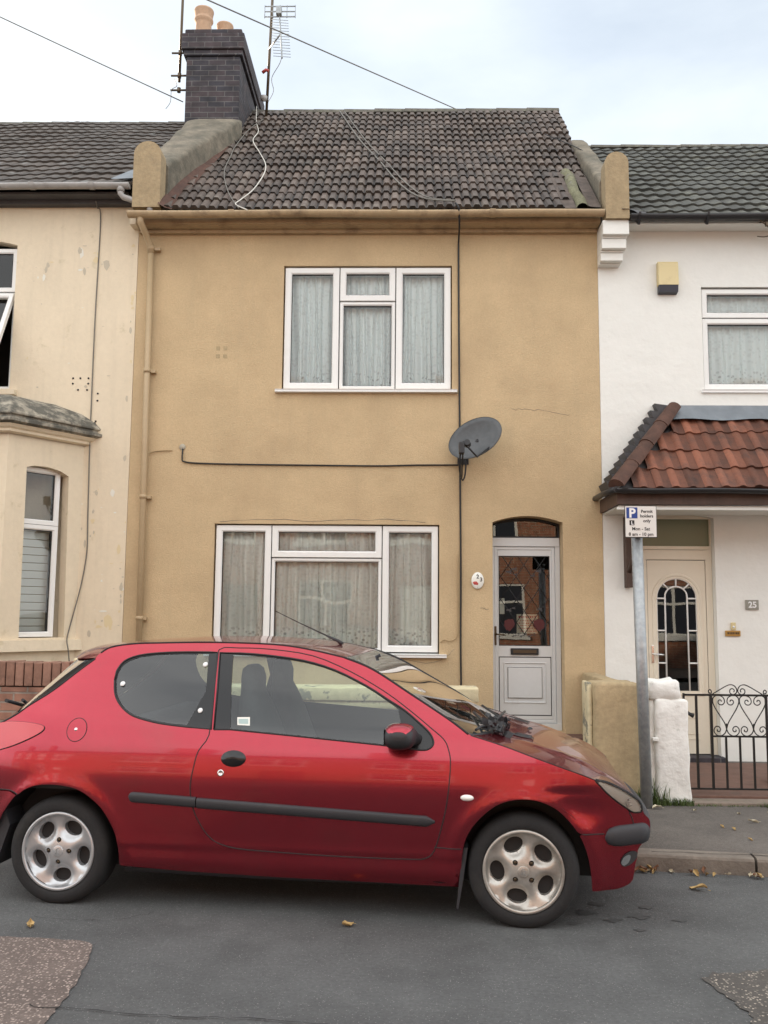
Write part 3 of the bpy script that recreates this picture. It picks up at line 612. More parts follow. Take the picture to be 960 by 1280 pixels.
# roof
YE, ZE, YR, ZR = 9.22, 5.88, 12.3, 8.81
def skp(r, c, X, t): return X > 1.66 and r < 4 and X > 1.66+r*.02
rf = roof_deck(tan, -2.72, 2.06, YE, ZE, YR, ZR, 15.4, xr=(-2.72, 2.15))
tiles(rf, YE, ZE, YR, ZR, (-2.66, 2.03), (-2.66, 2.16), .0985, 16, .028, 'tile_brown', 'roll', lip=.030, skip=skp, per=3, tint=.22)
ridge(rf, [(-2.7, 12.34, 8.80), (2.16, 12.34, 8.81)], .085, 'ridge_tile')
b = MB()     # plain repaired strips near the right verge
def slope(x, y, n=0): return (x, y-.69*n, ZE+.951*(y-YE)+.725*n)
rows = []
for y in (9.22, 9.45, 9.7, 9.95, 10.15): rows.append([slope(x, y, .028+.004*math.sin(9*x+7*y)) for x in (1.63, 1.70, 1.76, 1.80)])
b.grid(rows); rows = []
for y in (9.22, 9.45, 9.7, 9.95, 10.05): rows.append([slope(x, y, h) for x, h in ((1.92, .05), (1.95, .04), (2.0, .035), (2.06, .035))])
b.grid(rows); b.done('repair_felt', M['felt'], rf)
b = MB(); rows = []
for i, y in enumerate((9.22, 9.4, 9.6, 9.8, 10.0, 10.12)): rows.append([slope(1.86+.015*math.sin(i*2.1)+.062*math.cos(a), y, .02+.06*math.sin(a)) for a in [PI*k/6 for k in range(7)]])
b.grid(rows); b.done('mossy_fillet', M['moss'], rf)
b = MB(); rows = []
for i in range(11):                                   # reddish mortar fillet beside the left parapet
    y = 9.2+i*.2; rows.append([slope(x, y, h) for x, h in ((-2.70+.026*i, .10), (-2.62+.026*i, .05+.008*math.sin(i*3)), (-2.555+.026*i, .035))])
b.grid(rows); b.done('valley_fillet', M['hip_tile'], rf)
gutter(tan, -3.03, 2.085, 9.19, 5.855, .058, 'gutter_tan', joints=(-1.9, -.15, .9), brackets=())
b = MB(); b.box(-2.98, 2.07, 9.30, 9.325, 5.78, 5.88); b.box(-2.98, 2.07, 9.325, 9.497, 5.775, 5.80); b.box(-2.98, 2.07, 9.44, 9.496, 5.735, 5.774, .004); b.done('fascia', M['gutter_tan'], tan)
b = MB(); b.tube([(-2.90, 9.20, 5.82), (-2.90, 9.22, 5.76), (-2.875, 9.33, 5.68), (-2.845, 9.43, 5.58), (-2.84, 9.44, 5.50)], .036, n=12)
b.tube([(-2.84, 9.44, 5.56), (-2.822, 9.44, 3.2), (-2.80, 9.44, .3)], .033, n=12)
for z in (5.555, 4.17, 2.79, 1.50): b.tube([(-2.84+.04*(5.56-z)/5.2, 9.44, z-.02), (-2.84+.04*(5.56-z)/5.2, 9.44, z+.02)], .041, n=12); b.box(-2.80, -2.74, 9.44, 9.50, z-.02, z+.012)
b.done('downpipe', M['pipe_tan'], tan)
def finial(parent, x0, x1, y0, y1, zb, zt, m='finial_render'):
    w = (x1-x0)/2; cx = (x0+x1)/2; p = [(x0, zb), (x1, zb)]+[(cx+w*math.cos(a), zt-w+w*math.sin(a)) for a in [PI*k/14 for k in range(15)]]
    b = MB(); b.prism(p, 'y', y0, y1); return b.done('parapet_end', M[m], parent, smooth=False)
def parapet(parent, x0, x1, pts, drop=.9, x1e=None):
    b = MB(); rows = []; X1 = x1
    for i, (y, zt) in enumerate(pts):
        x1 = X1+((x1e-X1)*(i/(len(pts)-1))**1.3 if x1e is not None else 0); w = (x1-x0)/2; cx = (x0+x1)/2
        wob = .012*math.sin(i*2.3)
        rows.append([(x0, y, zt-drop)]+[(cx+w*math.copysign(abs(math.cos(a))**.45, math.cos(a)), y, zt-.075+wob+.075*math.copysign(abs(math.sin(a))**.7, math.sin(a))) for a in [PI-PI*k/12 for k in range(13)]]+[(x1, y, zt-drop)])
    b.grid(rows); b.f(rows[0]); b.f(rows[-1][::-1]); return b.done('parapet', M['parapet_render'], parent)
finial(tan, -2.985, -2.685, 9.16, 9.36, 5.905, 6.655); parapet(tan, -2.97, -2.66, [(9.362+k*.15, 6.50+k*.15*.86+.012*math.sin(k*1.7)) for k in range(14)], x1e=-2.24, drop=.66)
finial(tan, 2.100, 2.350, 9.16, 9.36, 5.765, 6.51); parapet(tan, 2.08, 2.29, [(9.362+k*.17, 6.30+k*.17*.83) for k in range(11)], drop=.52)
# chimney stack
CX0, CX1, CY0, CY1 = -3.03, -2.27, 11.30, 12.95
b = MB(); b.box(CX0+.01, CX1-.02, CY0, CY1, 7.3, 9.05, .012)
b.box(CX0-.055, CX1+.04, CY0-.06, CY1+.05, 9.13, 9.36, .02); b.box(CX0-.025, CX1+.015, CY0-.03, CY1+.03, 9.052, 9.128, .01); b.box(CX0-.02, CX1+.0, CY0-.02, CY1+.02, 9.362, 9.44, .02); b.mi = 1
b.box(CX0+.04, CX1-.05, CY0+.05, CY1-.05, 9.44, 9.49, .02)
ch = b.done('chimney', [M['chimney_brick'], M['old_stone']], tan)
def pot(x, y, z, r, h):
    b = MB(); b.lathe([(r*.80, 0), (r*.84, .1*h), (r*.80, .62*h), (r*.82, .64*h), (r*.98, .70*h), (r*.98, .74*h), (r*.88, .76*h), (r*.9, .80*h), (r, .95*h), (r*1.03, .97*h), (r*1.0, h), (r*.85, h), (r*.8, .9*h), (r*.78, .4*h)], (x, y, z), 'z', 22); return b.done('chimney_pot', M['terracotta'], ch)
pot(-2.90, 11.70, 9.47, .135, .53); pot(-2.66, 11.98, 9.47, .12, .50)
for (x, z) in ((-2.075, 4.44), (-1.995, 4.44), (-2.075, 4.35), (-1.995, 4.35)): b = MB(); b.box(x-.022, x+.022, 9.4985, 9.502, z-.022, z+.022); b.done('wall_patch', M['tan_wall'], tan)
def wcrack(pts, w=.004):
    b = MB(); q = [p+Vector((random.uniform(-.006, .006), 0, random.uniform(-.01, .01))) for p in cr([(x, 9.4995, z) for x, z in pts], 6)]
    b.tube(q, w, n=4, rs=[w*random.uniform(.4, 1.1) for _ in q]); b.done('plaster_crack', M['cable_grey'], tan)
wcrack([(1.12, 3.765), (1.3, 3.77), (1.52, 3.74), (1.75, 3.70)], .0028); wcrack([(-.05, 1.10), (.25, 1.06), (.42, 1.13), (.50, 1.2)], .0025); wcrack([(-2.0, 2.53), (-1.5, 2.56), (-.9, 2.545), (-.3, 2.565), (.2, 2.54)], .003); wcrack([(.86, 1.62), (.82, 1.63), (.78, 1.64)], .003)

# ================================================================ CREAM HOUSE (left)
cream = thing('terraced_house', 'cream painted terraced house at the left edge, with stone topped bay window', 'house', (-5.5, 9.5, 0))
cx0, cx1 = -8.3, -3.003
holes = [arch_loop(-5.42, -4.36, 3.97, 5.62, .07)]
facade(cream, [(cx0, 0), (cx1, 0), (cx1, 6.2), (cx0, 6.2)], holes, 9.497, .14, M['cream_render'], extra=shell(cx0, cx1, 9.497, 15.4, 6.2))
room(cream, cx0+.1, cx1-.1, 3.5, 5.9, 9.68, 12.5)
b = MB(); ring(b, -5.40, -4.375, 5.10, 5.60, 9.55, .055); ring(b, -5.40, -4.375, 3.99, 5.09, 9.56, .035, d=.06)
b.mi = 1; ring(b, -5.35, -4.43, 5.15, 5.55, 9.563, .006, bev=.002, d=.03, mi=1)
wf = b.done('window', [M['upvc'], M['gasket']], cream); wf['label'] = 'upper window of the cream house with its lower sash open'
b = MB(); pane(b, -5.345, -4.43, 5.155, 5.545, 9.58); b.done('pane', M['glass'], wf, norm=False)
b = MB(); ring(b, -5.385, -4.39, -1.03, 0, 0, .055, d=.05); sash = b.b; bmesh.ops.rotate(sash, cent=(0, 0, 0), matrix=Matrix.Rotation(R(-26), 3, 'X'), verts=sash.verts); bmesh.ops.translate(sash, vec=(0, 9.545, 5.085), verts=sash.verts); b.done('open_sash', M['upvc'], wf)
b = MB(); pane(b, -5.33, -4.445, -.975, -.055, .03); bmesh.ops.rotate(b.b, cent=(0, 0, 0), matrix=Matrix.Rotation(R(-26), 3, 'X'), verts=b.b.verts); bmesh.ops.translate(b.b, vec=(0, 9.545, 5.085), verts=b.b.verts); b.done('sash_pane', M['glass'], wf, norm=False)
b = MB(); b.box(-5.5, -4.27, 9.42, 9.52, 3.90, 3.965, .008); b.done('window_sill', M['cream_render'], cream)
# bay
A_, B_ = Vector((-4.02, 8.8)), Vector((-3.5, 9.5)); DD = (B_-A_).normalized(); NN = Vector((DD.y, -DD.x))
def fp(t, off=0): p = A_+DD*t+NN*off; return p
def bay_poly(g_): return [(-6.9-g_*.4, 9.52), (-6.42-g_*.7, 8.8-g_), (-4.02+g_*.55, 8.8-g_), (-3.5+g_*1.25, 9.52)]
bay = MB(); z0_, z1_ = 0, 3.38
# canted wall with window opening
V, F = cdt([(0, z0_), (.872, z0_), (.872, z1_), (0, z1_)], [[(.225, 1.29), (.735, 1.29), (.70, 2.99), (.60, 3.035), (.45, 3.06), (.30, 3.055), (.215, 3.03)]])
vv = [bay.b.verts.new((fp(v[0]).x, fp(v[0]).y, v[1])) for v in V]
for f in F: bay.b.faces.new([vv[i] for i in f])
hp = [(.225, 1.29), (.735, 1.29), (.70, 2.99), (.60, 3.035), (.45, 3.06), (.30, 3.055), (.215, 3.03)]
for k in range(len(hp)):
    p, q = hp[k], hp[(k+1) % len(hp)]; a0, a1 = fp(p[0]), fp(q[0]); c0, c1 = fp(p[0], -.12), fp(q[0], -.12)
    bay.f([(a0.x, a0.y, p[1]), (a1.x, a1.y, q[1]), (c1.x, c1.y, q[1]), (c0.x, c0.y, p[1])])
hole2 = [(-6.1, 1.29), (-4.35, 1.29), (-4.35, 3.03), (-6.1, 3.03)]
V, F = cdt([(-6.42, z0_), (-4.02, z0_), (-4.02, z1_), (-6.42, z1_)], [hole2])
vv = [bay.b.verts.new((v[0], 8.8, v[1])) for v in V]
for f in F: bay.b.faces.new([vv[i] for i in f])
for k in range(4):
    p, q = hole2[k], hole2[(k+1) % 4]; bay.f([(p[0], 8.8, p[1]), (q[0], 8.8, q[1]), (q[0], 8.92, q[1]), (p[0], 8.92, p[1])])
bay.f([(-6.9, 9.5, 0), (-6.42, 8.8, 0), (-6.42, 8.8, z1_), (-6.9, 9.5, z1_)])
bw = bay.done('bay_window', M['cream_render'], cream, norm=False, smooth=False)
def band(z0, z1, g0, g1, name, m, parent):
    b = MB(); a = bay_poly(g0); c = bay_poly(g1); b.grid([[(x, y, z0) for x, y in a], [(x, y, z1) for x, y in c]], smooth=False); b.f([(x, y, z1) for x, y in c]); b.f([(x, y, z0) for x, y in a][::-1]); return b
b = band(1.16, 1.27, .075, .06, '', '', None); b.done('sill_band', M['cream_render'], bw)
b = band(3.345, 3.39, .03, .06, '', '', None)
b2 = MB()
prf = [(.03, 3.345), (.07, 3.36), (.07, 3.385), (.095, 3.40), (.12, 3.43)]
b = MB(); b.grid([[(x, y, z) for x, y in bay_poly(g_)] for g_, z in prf], smooth=False); b.done('cornice_mould', M['cream_render'], bw)
prf = [(.12, 3.43), (.165, 3.445), (.165, 3.475), (.13, 3.49), (.125, 3.51), (.15, 3.52), (.15, 3.535), (.10, 3.60), (-.02, 3.70), (-.25, 3.80)]
b = MB(); b.grid([[(x, y, z+.006*math.sin(7*x+3*z)) for x, y in bay_poly(g_)] for g_, z in prf], smooth=False); b.f([(x, y, 3.80) for x, y in bay_poly(-.25)]); b.done('stone_cornice', M['old_stone'], bw)
def ring_f(b, t0, t1, z0, z1, off, w, d=.05, mi=0):
    lv = [(0, off-d), (0, off), (w-.012, off), (w, off-.012), (w, off-d)]; rows = []
    for ins, oo in lv: rows.append([(fp(t, oo).x, fp(t, oo).y, z) for t, z in ((t0+ins, z0+ins), (t1-ins, z0+ins), (t1-ins, z1-ins), (t0+ins, z1-ins))])
    b.mi = mi; b.grid(rows, smooth=False, close=True)
b = MB(); ring_f(b, .14, .655, 2.46, 3.05, -.085, .052); ring_f(b, .14, .655, 1.30, 2.455, -.085, .052); ring_f(b, .19, .605, 2.51, 3.0, -.10, .007, mi=1); ring_f(b, .19, .605, 1.35, 2.405, -.10, .007, mi=1)
cf = b.done('window', [M['upvc'], M['gasket']], bw)
b = MB()
for z0, z1 in ((2.51, 3.0), (1.35, 2.405)): b.f([(fp(t, -.115).x, fp(t, -.115).y, z) for t, z in ((.19, z0), (.605, z0), (.605, z1), (.19, z1))])
b.done('pane', M['glass'], cf, norm=False)
b = MB(); nb = 13
for k in range(nb):                                   # striped day blind
    z0 = 1.33+k*.082; b.f([(fp(t, -.20).x, fp(t, -.20).y, z) for t, z in ((.05, z0), (.68, z0), (.68, z0+(.074)), (.05, z0+(.074)))])
b.done('blind', M['blind_white'], cf, norm=False)
b = MB(); b.f([(fp(t, -.5).x, fp(t, -.5).y, z) for t, z in ((-.5, .8), (1.2, .8), (1.2, 3.3), (-.5, 3.3))]); b.done('room_lining', M['room_dark'], bw, norm=False)
b = MB(); ring(b, -6.1, -5.23, 1.30, 3.02, 8.87, .05); ring(b, -5.22, -4.35, 1.30, 3.02, 8.87, .05); fw = b.done('window', M['upvc'], bw)
b = MB(); pane(b, -6.06, -4.4, 1.34, 2.98, 8.9); b.done('pane', M['glass'], fw, norm=False); curtain(fw, -6.1, -4.35, 1.3, 3.0, 9.0, M['net_lower'], 18, .02, seed=9)
rf2 = roof_deck(cream, cx0, -2.98, 9.20, 6.18, 12.4, 8.74, 15.6)
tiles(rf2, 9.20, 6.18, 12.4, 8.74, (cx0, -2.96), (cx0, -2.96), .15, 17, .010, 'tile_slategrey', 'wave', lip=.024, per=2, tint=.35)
ridge(rf2, [(cx0, 12.42, 8.70), (-3.1, 12.42, 8.69)], .07, 'ridge_tile')
b = MB(); rows = []
for i, y in enumerate((9.22, 9.34, 9.5, 9.7)): rows.append([(x+.02*math.sin(i+x*40), y-.03, 6.18+.8*(y-9.2)+.055+.012*math.sin(x*60+i*2)) for x in (-3.26+i*.09, -3.17+i*.05, -3.08+i*.03, -2.98)])
b.grid(rows); b.done('lead_flashing', M['lead'], rf2)
gutter(cream, cx0, -3.02, 9.17, 6.165, .052, 'gutter_grey', joints=(-4.08, -3.43), brackets=())
b = MB(); b.box(cx0, -3.06, 9.40, 9.495, 6.055, 6.20, .004); b.box(cx0, -3.06, 9.26, 9.40, 6.10, 6.125); b.done('fascia', M['fascia_dark'], cream)
b = MB(); b.tube([(-3.115, 9.17, 6.14), (-3.115, 9.17, 6.06), (-3.09, 9.19, 6.03), (-2.83, 9.20, 5.945), (-2.80, 9.20, 5.93), (-2.80, 9.20, 5.85)], .033, n=12); b.tube([(-3.115, 9.17, 6.08), (-3.115, 9.17, 6.15)], .040, n=12); b.done('downpipe', M['gutter_grey'], cream)
b = MB(); b.box(-3.06, -2.92, 9.34, 9.496, 5.79, 5.904, .01); b.done('corbel', M['cream_render'], cream)
for (px_, pz) in ((-3.66, 4.10), (-3.58, 4.10), (-3.49, 4.10), (-3.66, 4.04), (-3.49, 4.04), (-3.60, 3.97), (-3.50, 3.97), (-3.38, 3.93), (-3.38, 3.85), (-3.39, 3.62), (-3.40, 3.60)):
    b = MB(); b.lathe([(.0, -.002), (.011, -.002), (.011, .004)], (px_, 9.494, pz), 'y', 8); b.done('screw_hole', M['gasket'], cream)

mat('peel_yellow', (.70, .58, .36), .9, bump=.3); mat('peel_grey', (.52, .46, .36), .9, bump=.3); mat('peel_pale', (.74, .72, .64), .9, bump=.2)
b = MB(); rnd = random.Random(21)
for (x0, x1, z0, z1, n, s0, s1) in ((-3.75, -3.05, 5.30, 5.62, 16, .006, .04), (-4.2, -3.9, 5.2, 5.5, 9, .006, .03), (-3.45, -3.03, 1.2, 3.0, 22, .005, .028), (-3.06, -3.01, 1.3, 5.2, 30, .005, .022), (-3.6, -3.3, 2.4, 2.8, 8, .008, .035), (-4.2, -3.2, 3.9, 5.1, 12, .004, .03), (-3.3, -3.1, 1.35, 1.6, 8, .01, .05)):
    for _ in range(n):
        x, z, s_ = rnd.uniform(x0, x1), rnd.uniform(z0, z1), rnd.uniform(s0, s1); a0 = rnd.random()*6; k = rnd.randint(5, 9); asp = rnd.choice((.25, .4, 1.8, 2.6, 1.0))*rnd.uniform(.7, 1.2)
        b.mi = rnd.choice((0, 0, 1, 1, 2)); yo = rnd.uniform(0, .0012); b.f([(x+s_*rnd.uniform(.5, 1.1)*math.cos(a0+2*PI*q/k), 9.4958-yo, z+s_*asp*rnd.uniform(.5, 1.1)*math.sin(a0+2*PI*q/k)) for q in range(k)])
o = b.done('peeling_paint', [M['peel_yellow'], M['peel_grey'], M['peel_pale']], cream, norm=False); o['kind'] = 'stuff'
# ================================================================ WHITE HOUSE (right)
white = thing('terraced_house', 'white painted terraced house on the right with red tiled porch canopy and green fanlight', 'house', (4.2, 9.5, 0))
wx0, wx1 = 2.078, 7.3; WYY = 9.503
holes = [arch_loop(3.19, 4.42, 3.985, 5.135, 0), arch_loop(2.40, 3.245, .10, 2.60, .06), arch_loop(4.6, 6.2, 1.1, 2.5, 0)]
facade(white, [(wx0, 0), (wx1, 0), (wx1, 5.9), (wx0, 5.9)], holes, WYY, .14, M['white_render'], extra=shell(wx0, wx1, WYY, 15.4, 5.85))
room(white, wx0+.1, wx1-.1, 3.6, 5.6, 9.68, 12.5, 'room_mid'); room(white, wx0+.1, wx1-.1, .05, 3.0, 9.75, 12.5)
w_ = window(white, [(3.20, 4.41, 4.795, 5.122, .062, .010), (3.20, 4.41, 4.0, 4.79, .062, .004)], 9.54, sill=(3.16, 4.46, 9.47, None, 3.985), label='upper window of the white house, net curtain behind both lights')
curtain(w_, 3.22, 4.40, 4.02, 5.1, 9.65, M['net_upper'], 16, .014, seed=12)
w_ = window(white, [(4.61, 5.4, 1.11, 2.49, .06, .01), (5.4, 6.19, 1.11, 2.49, .06, .01)], 9.54, sill=(4.55, 6.25, 9.46, None, 1.10)); curtain(w_, 4.6, 6.2, 1.1, 2.5, 9.7, M['net_lower'], 20, .02, seed=13)
b = MB(); FY = 9.61
b.box(2.402, 2.555, FY-.006, FY+.06, .142, 2.27); b.box(3.175, 3.243, FY-.006, FY+.06, .142, 2.27); b.box(2.402, 3.243, FY-.010, FY+.06, 2.272, 2.31, .003)
b.box(2.402, 3.243, FY-.008, FY+.06, 2.165, 2.268, .003); b.box(2.402, 2.47, FY-.006, FY+.06, 2.312, 2.655); b.box(3.228, 3.243, FY-.006, FY+.06, 2.312, 2.655); b.box(2.47, 3.228, FY-.006, FY+.06, 2.60, 2.66)
dfw = b.done('door_frame', M['upvc_cream'], white)
b = MB(); b.box(2.47, 3.228, FY+.02, FY+.03, 2.31, 2.60); b.done('fanlight', M['obscure_green'], white)
gl_out = [(2.655, .79), (3.075, .79)]+[(2.865+.21*math.cos(a), 1.757+.21*math.sin(a)) for a in [PI*k/16 for k in range(17)]]
b = MB(); V, F = cdt([(2.560, .150), (3.170, .150), (3.170, 2.158), (2.560, 2.158)], [gl_out]); vv = [b.b.verts.new((v[0], FY, v[1])) for v in V]
for f in F: b.b.faces.new([vv[i] for i in f])
def around(lp, ins0, y0, ins1, y1, b, mi=0):
    cxx, czz = sum(p[0] for p in lp)/len(lp), sum(p[1] for p in lp)/len(lp)
    def ins(p, d_): return (p[0]+d_*(1 if p[0] > cxx else -1) if abs(p[0]-cxx) > .2 or p[1] < 1.7 else p[0]+d_*(p[0]-2.865)/.21, p[1]+(-d_ if p[1] < .9 else 0)) if p[1] <= 1.757 else (p[0]+d_*(p[0]-2.865)/.21, p[1]+d_*(p[1]-1.757)/.21)
    b.mi = mi; b.grid([[(*(lambda q: (q[0], y0, q[1]))(ins(p, ins0)),) for p in lp], [(*(lambda q: (q[0], y1, q[1]))(ins(p, ins1)),) for p in lp]], smooth=False, close=True)
around(gl_out, 0, FY+.0, 0, FY+.05, b); around(gl_out, .052, FY, .046, FY-.008, b); around(gl_out, .046, FY-.008, .030, FY-.008, b); around(gl_out, .030, FY-.008, .022, FY+.0, b)
for z in (.30, .52): b.box(2.66, 3.07, FY-.006, FY, z-.006, z+.006); b.box(2.66, 3.07, FY-.006, FY, z+.05, z+.056)
b.mi = 1; ring(b, 2.557, 3.173, .147, 2.163, FY+.004, .005, bev=.002, d=.03, mi=1)
wd = b.done('door', [M['upvc_cream'], M['gasket']], white, smooth=False); wd['label'] = 'cream front door with an arched glass light divided by white glazing bars'
b = MB(); b.f([(x, FY+.022, z) for x, z in gl_out]); b.done('door_glass', M['glass_dark'], wd, norm=False)
b = MB()
def bar(pts, w=.009): b.tube([(x, FY+.012, z) for x, z in pts], w, n=6)
bar([(2.742, .79), (2.745, 1.775)]+[(2.861+.117*math.cos(a), 1.775+.105*math.sin(a)) for a in [PI-PI*k/14 for k in range(1, 14)]]+[(2.977, 1.775), (2.98, .79)])
for z in (1.754, 1.416, 1.077): bar([(2.656, z), (2.742, z)]); bar([(2.98, z), (3.074, z)])
for a in (48, 90, 132): bar([(2.861+.117*math.cos(R(a)), 1.775+.105*math.sin(R(a))), (2.865+.212*math.cos(R(a)), 1.757+.212*math.sin(R(a)))])
bar([(2.658, .80)]+[(2.865+.207*math.cos(a), 1.757+.207*math.sin(a)) for a in [PI-PI*k/16 for k in range(17)]]+[(3.072, .80)], .006)
b.done('glazing_bars', M['upvc'], wd)
b = MB(); b.tube([(2.60, FY, 1.17), (2.60, FY-.05, 1.17), (2.62, FY-.055, 1.17), (2.705, FY-.05, 1.165)], .010); b.box(2.585, 2.612, FY-.012, FY, 1.08, 1.26, .004); b.done('handle', M['chrome'], wd)
b = MB(); b.box(2.38, 3.26, 9.38, 9.60, .0, .142, .006); b.done('door_step', M['chimney_brick'], white)
YE3, ZE3, YR3, ZR3 = 9.22, 5.78, 12.25, 8.23
rf3 = roof_deck(white, 2.2, wx1, YE3, ZE3, YR3, ZR3, 15.4)
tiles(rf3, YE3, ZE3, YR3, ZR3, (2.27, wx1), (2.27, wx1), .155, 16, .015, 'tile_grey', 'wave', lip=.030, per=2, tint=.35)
ridge(rf3, [(2.2, 12.27, 8.225), (wx1, 12.27, 8.23)], .06, 'ridge_tile')
gutter(white, 2.36, wx1, 9.18, 5.805, .055, 'gutter_black', joints=(), brackets=(2.45, 3.17, 3.9))
b = MB(); b.box(2.355, wx1, 9.30, 9.50, 5.765, 5.86, .004); b.done('fascia', M['white_render'], white)
b = MB(); rows = []
for i, x in enumerate((2.27, 2.33, 2.40, 2.47, 2.54)): rows.append([(x, 9.14+.01*i, 5.86-.02*i+.03*math.sin(i)), (x, 9.22, 5.92-.015*i), (x, 9.32, 6.0-.05*i)])
b.grid(rows); b.done('lead_flashing', M['fascia_dark'], rf3)
b = MB()
for (z0, z1, x1, y0) in ((5.605, 5.762, 2.352, 9.20), (5.585, 5.604, 2.335, 9.25), (5.475, 5.582, 2.333, 9.26), (5.452, 5.473, 2.318, 9.32), (5.365, 5.450, 2.312, 9.33), (5.35, 5.364, 2.30, 9.40)): b.box(2.074, x1, y0, 9.503, z0, z1, .006)
b.done('corbel', M['white_render'], white)
# porch canopy
EZ, TZ, EY, TY = 2.80, 3.66, 8.68, 9.44
cn = MB(); cn.box(2.08, 4.5, 8.76, 9.503, 2.628, 2.64); cn.box(2.06, 4.5, 8.755, 8.79, 2.600, 2.627)
can = cn.done('canopy', M['white_render'], white); can['label'] = 'red pantiled porch canopy with brown hip tiles and grey lead top'
b = MB(); b.box(2.05, 4.5, 8.72, 8.75, 2.645, 2.78, .004); b.box(2.05, 2.08, 8.752, 9.50, 2.645, 2.78); b.box(2.29, 2.352, 9.38, 9.502, 1.86, 2.60, .004)
b.tube([(2.32, 9.41, 2.02), (2.32, 9.25, 2.12), (2.32, 9.08, 2.34), (2.32, 9.0, 2.60)], .028, n=6); b.done('canopy_timber', M['brown_wood'], can)
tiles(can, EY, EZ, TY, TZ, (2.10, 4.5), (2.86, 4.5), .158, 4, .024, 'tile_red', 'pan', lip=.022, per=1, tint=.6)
b = MB(); b.f([(2.05, EY, EZ-.02), (4.5, EY, EZ-.02), (4.5, TY, TZ-.02), (2.86, TY, TZ-.02)]); b.f([(2.05, EY, EZ-.02), (2.86, TY, TZ-.02), (2.86, 9.5, TZ), (2.12, 9.5, EZ)]); b.done('canopy_deck', M['fascia_dark'], can, norm=False)
b = MB(); rows = [[(x, 9.32, TZ-.035+.01*math.sin(9*x)), (x, 9.42, TZ+.085), (x, 9.485, TZ+.145), (x, 9.502, TZ+.158)] for x in [2.80+.1*k for k in range(18)]]; b.grid(rows); b.done('lead_flashing', M['lead'], can)
ridge(can, [(2.04, 8.66, 2.815), (2.84, 9.42, 3.76)], .082, 'hip_tile', seg=.36, name='hip_tiles')
b = MB()
for k in range(12):                                   # left hip tiles seen edge on: a stepped dark row against the wall
    t = k/11.5; x = 2.085+(2.70-2.085)*t; z = 2.86+(3.78-2.86)*t; b.prism([(x-.045, z+.075), (x+.10, z+.055), (x+.13, z-.07), (x+.02, z-.04), (x-.015, z+.0)], 'y', 9.12+.3*t, 9.50)
b.done('hip_side_tiles', M['fascia_dark'], can)
gutter(can, 2.02, 4.5, 8.64, 2.79, .045, 'gutter_black', joints=(2.1,))
b = MB(); b.tube([(2.02, 8.62, 2.78), (1.99, 9.0, 2.79), (2.00, 9.5, 2.80)], .03, n=8); b.done('gutter', M['gutter_black'], can)

# ================================================================ garden walls
def rough_box(b, x0, x1, y0, y1, z0, z1, seed=0, amp=.008, seg=.09, r=.02):
    """block with a worn irregular surface"""
    rnd = random.Random(seed); sub = bmesh.new(); bmesh.ops.create_cube(sub, size=1)
    for v in sub.verts: v.co = Vector(((x0+x1)/2+v.co.x*(x1-x0), (y0+y1)/2+v.co.y*(y1-y0), (z0+z1)/2+v.co.z*(z1-z0)))
    bmesh.ops.bevel(sub, geom=list(sub.edges), offset=r, segments=2, affect='EDGES', profile=.5)
    n = max(1, int(max(x1-x0, z1-z0)/seg)); 
    for _ in range(3):
        es = [e for e in sub.edges if e.calc_length() > seg*1.3]
        if es: bmesh.ops.subdivide_edges(sub, edges=es, cuts=1, use_grid_fill=True)
    bmesh.ops.triangulate(sub, faces=sub.faces)
    for v in sub.verts:
        n_ = mathutils.noise.noise_vector(v.co*6+Vector((seed*7, 0, 0)))*amp+mathutils.noise.noise_vector(v.co*22+Vector((0, seed*3, 0)))*amp*.5
        if v.co.z > z0+.02: v.co += n_
    me = bpy.data.meshes.new('tmp'); sub.to_mesh(me); sub.free(); k = len(b.b.faces); b.b.from_mesh(me); bpy.data.meshes.remove(me)
    b.b.faces.ensure_lookup_table()
    for f in b.b.faces[k:]: f.material_index = b.mi; f.smooth = True
gw = thing('garden_wall', 'low tan painted garden wall with flaking coping, behind the red car', 'wall', (-.95, 7.5, 0))
b = MB(); rough_box(b, -2.46, .555, 7.34, 7.56, 0, .80, 1); b.done('wall_body', M['tan_wall'], gw)
b = MB(); rough_box(b, -2.46, .585, 7.30, 7.60, .868, .975, 2, .010, r=.008, seg=.06); b.done('coping', M['coping_paint'], gw)
b = MB(); rough_box(b, -2.46, .575, 7.32, 7.58, .80, .868, 3, .006); b.done('coping_ledge', M['coping_paint'], gw)
tp = thing('gate_pillar', 'tan rendered gate pillar with worn rounded top, left of the sign pole', 'pillar', (1.67, 7.5, 0))
b = MB(); rough_box(b, 1.50, 1.862, 7.30, 7.60, 0, 1.035, 4, .008, r=.03); b.done('pillar_body', M['tan_wall'], tp)
b = MB(); rough_box(b, 1.462, 1.50, 7.36, 7.60, 0, 1.03, 5, .006, r=.012); b.done('rendered_strip', M['coping_paint'], tp)
dw = thing('garden_wall', 'tan boundary wall running from the tan pillar back to the white house wall', 'wall', (1.9, 8.5, 0))
b = MB(); rough_box(b, 1.82, 1.98, 7.61, 9.48, 0, .98, 6, .01, seg=.15); b.done('wall_body', M['tan_wall'], dw)
wp = thing('gate_pillar', 'white painted rough gate pillar with a stepped top, right of the sign pole', 'pillar', (2.1, 7.5, 0))
b = MB(); rough_box(b, 1.992, 2.245, 7.31, 7.58, .0, .905, 7, .024, seg=.06, r=.022); b.done('pillar_body', M['dirty_white'], wp)
b = MB(); rough_box(b, 1.95, 2.205, 7.33, 7.60, .895, 1.055, 8, .024, seg=.05, r=.03); b.done('pillar_top', M['dirty_white'], wp)
b = MB(); rough_box(b, 1.95, 1.992, 7.36, 7.58, .0, .90, 9, .010, r=.012); b.done('pillar_return', M['dirty_white'], wp)
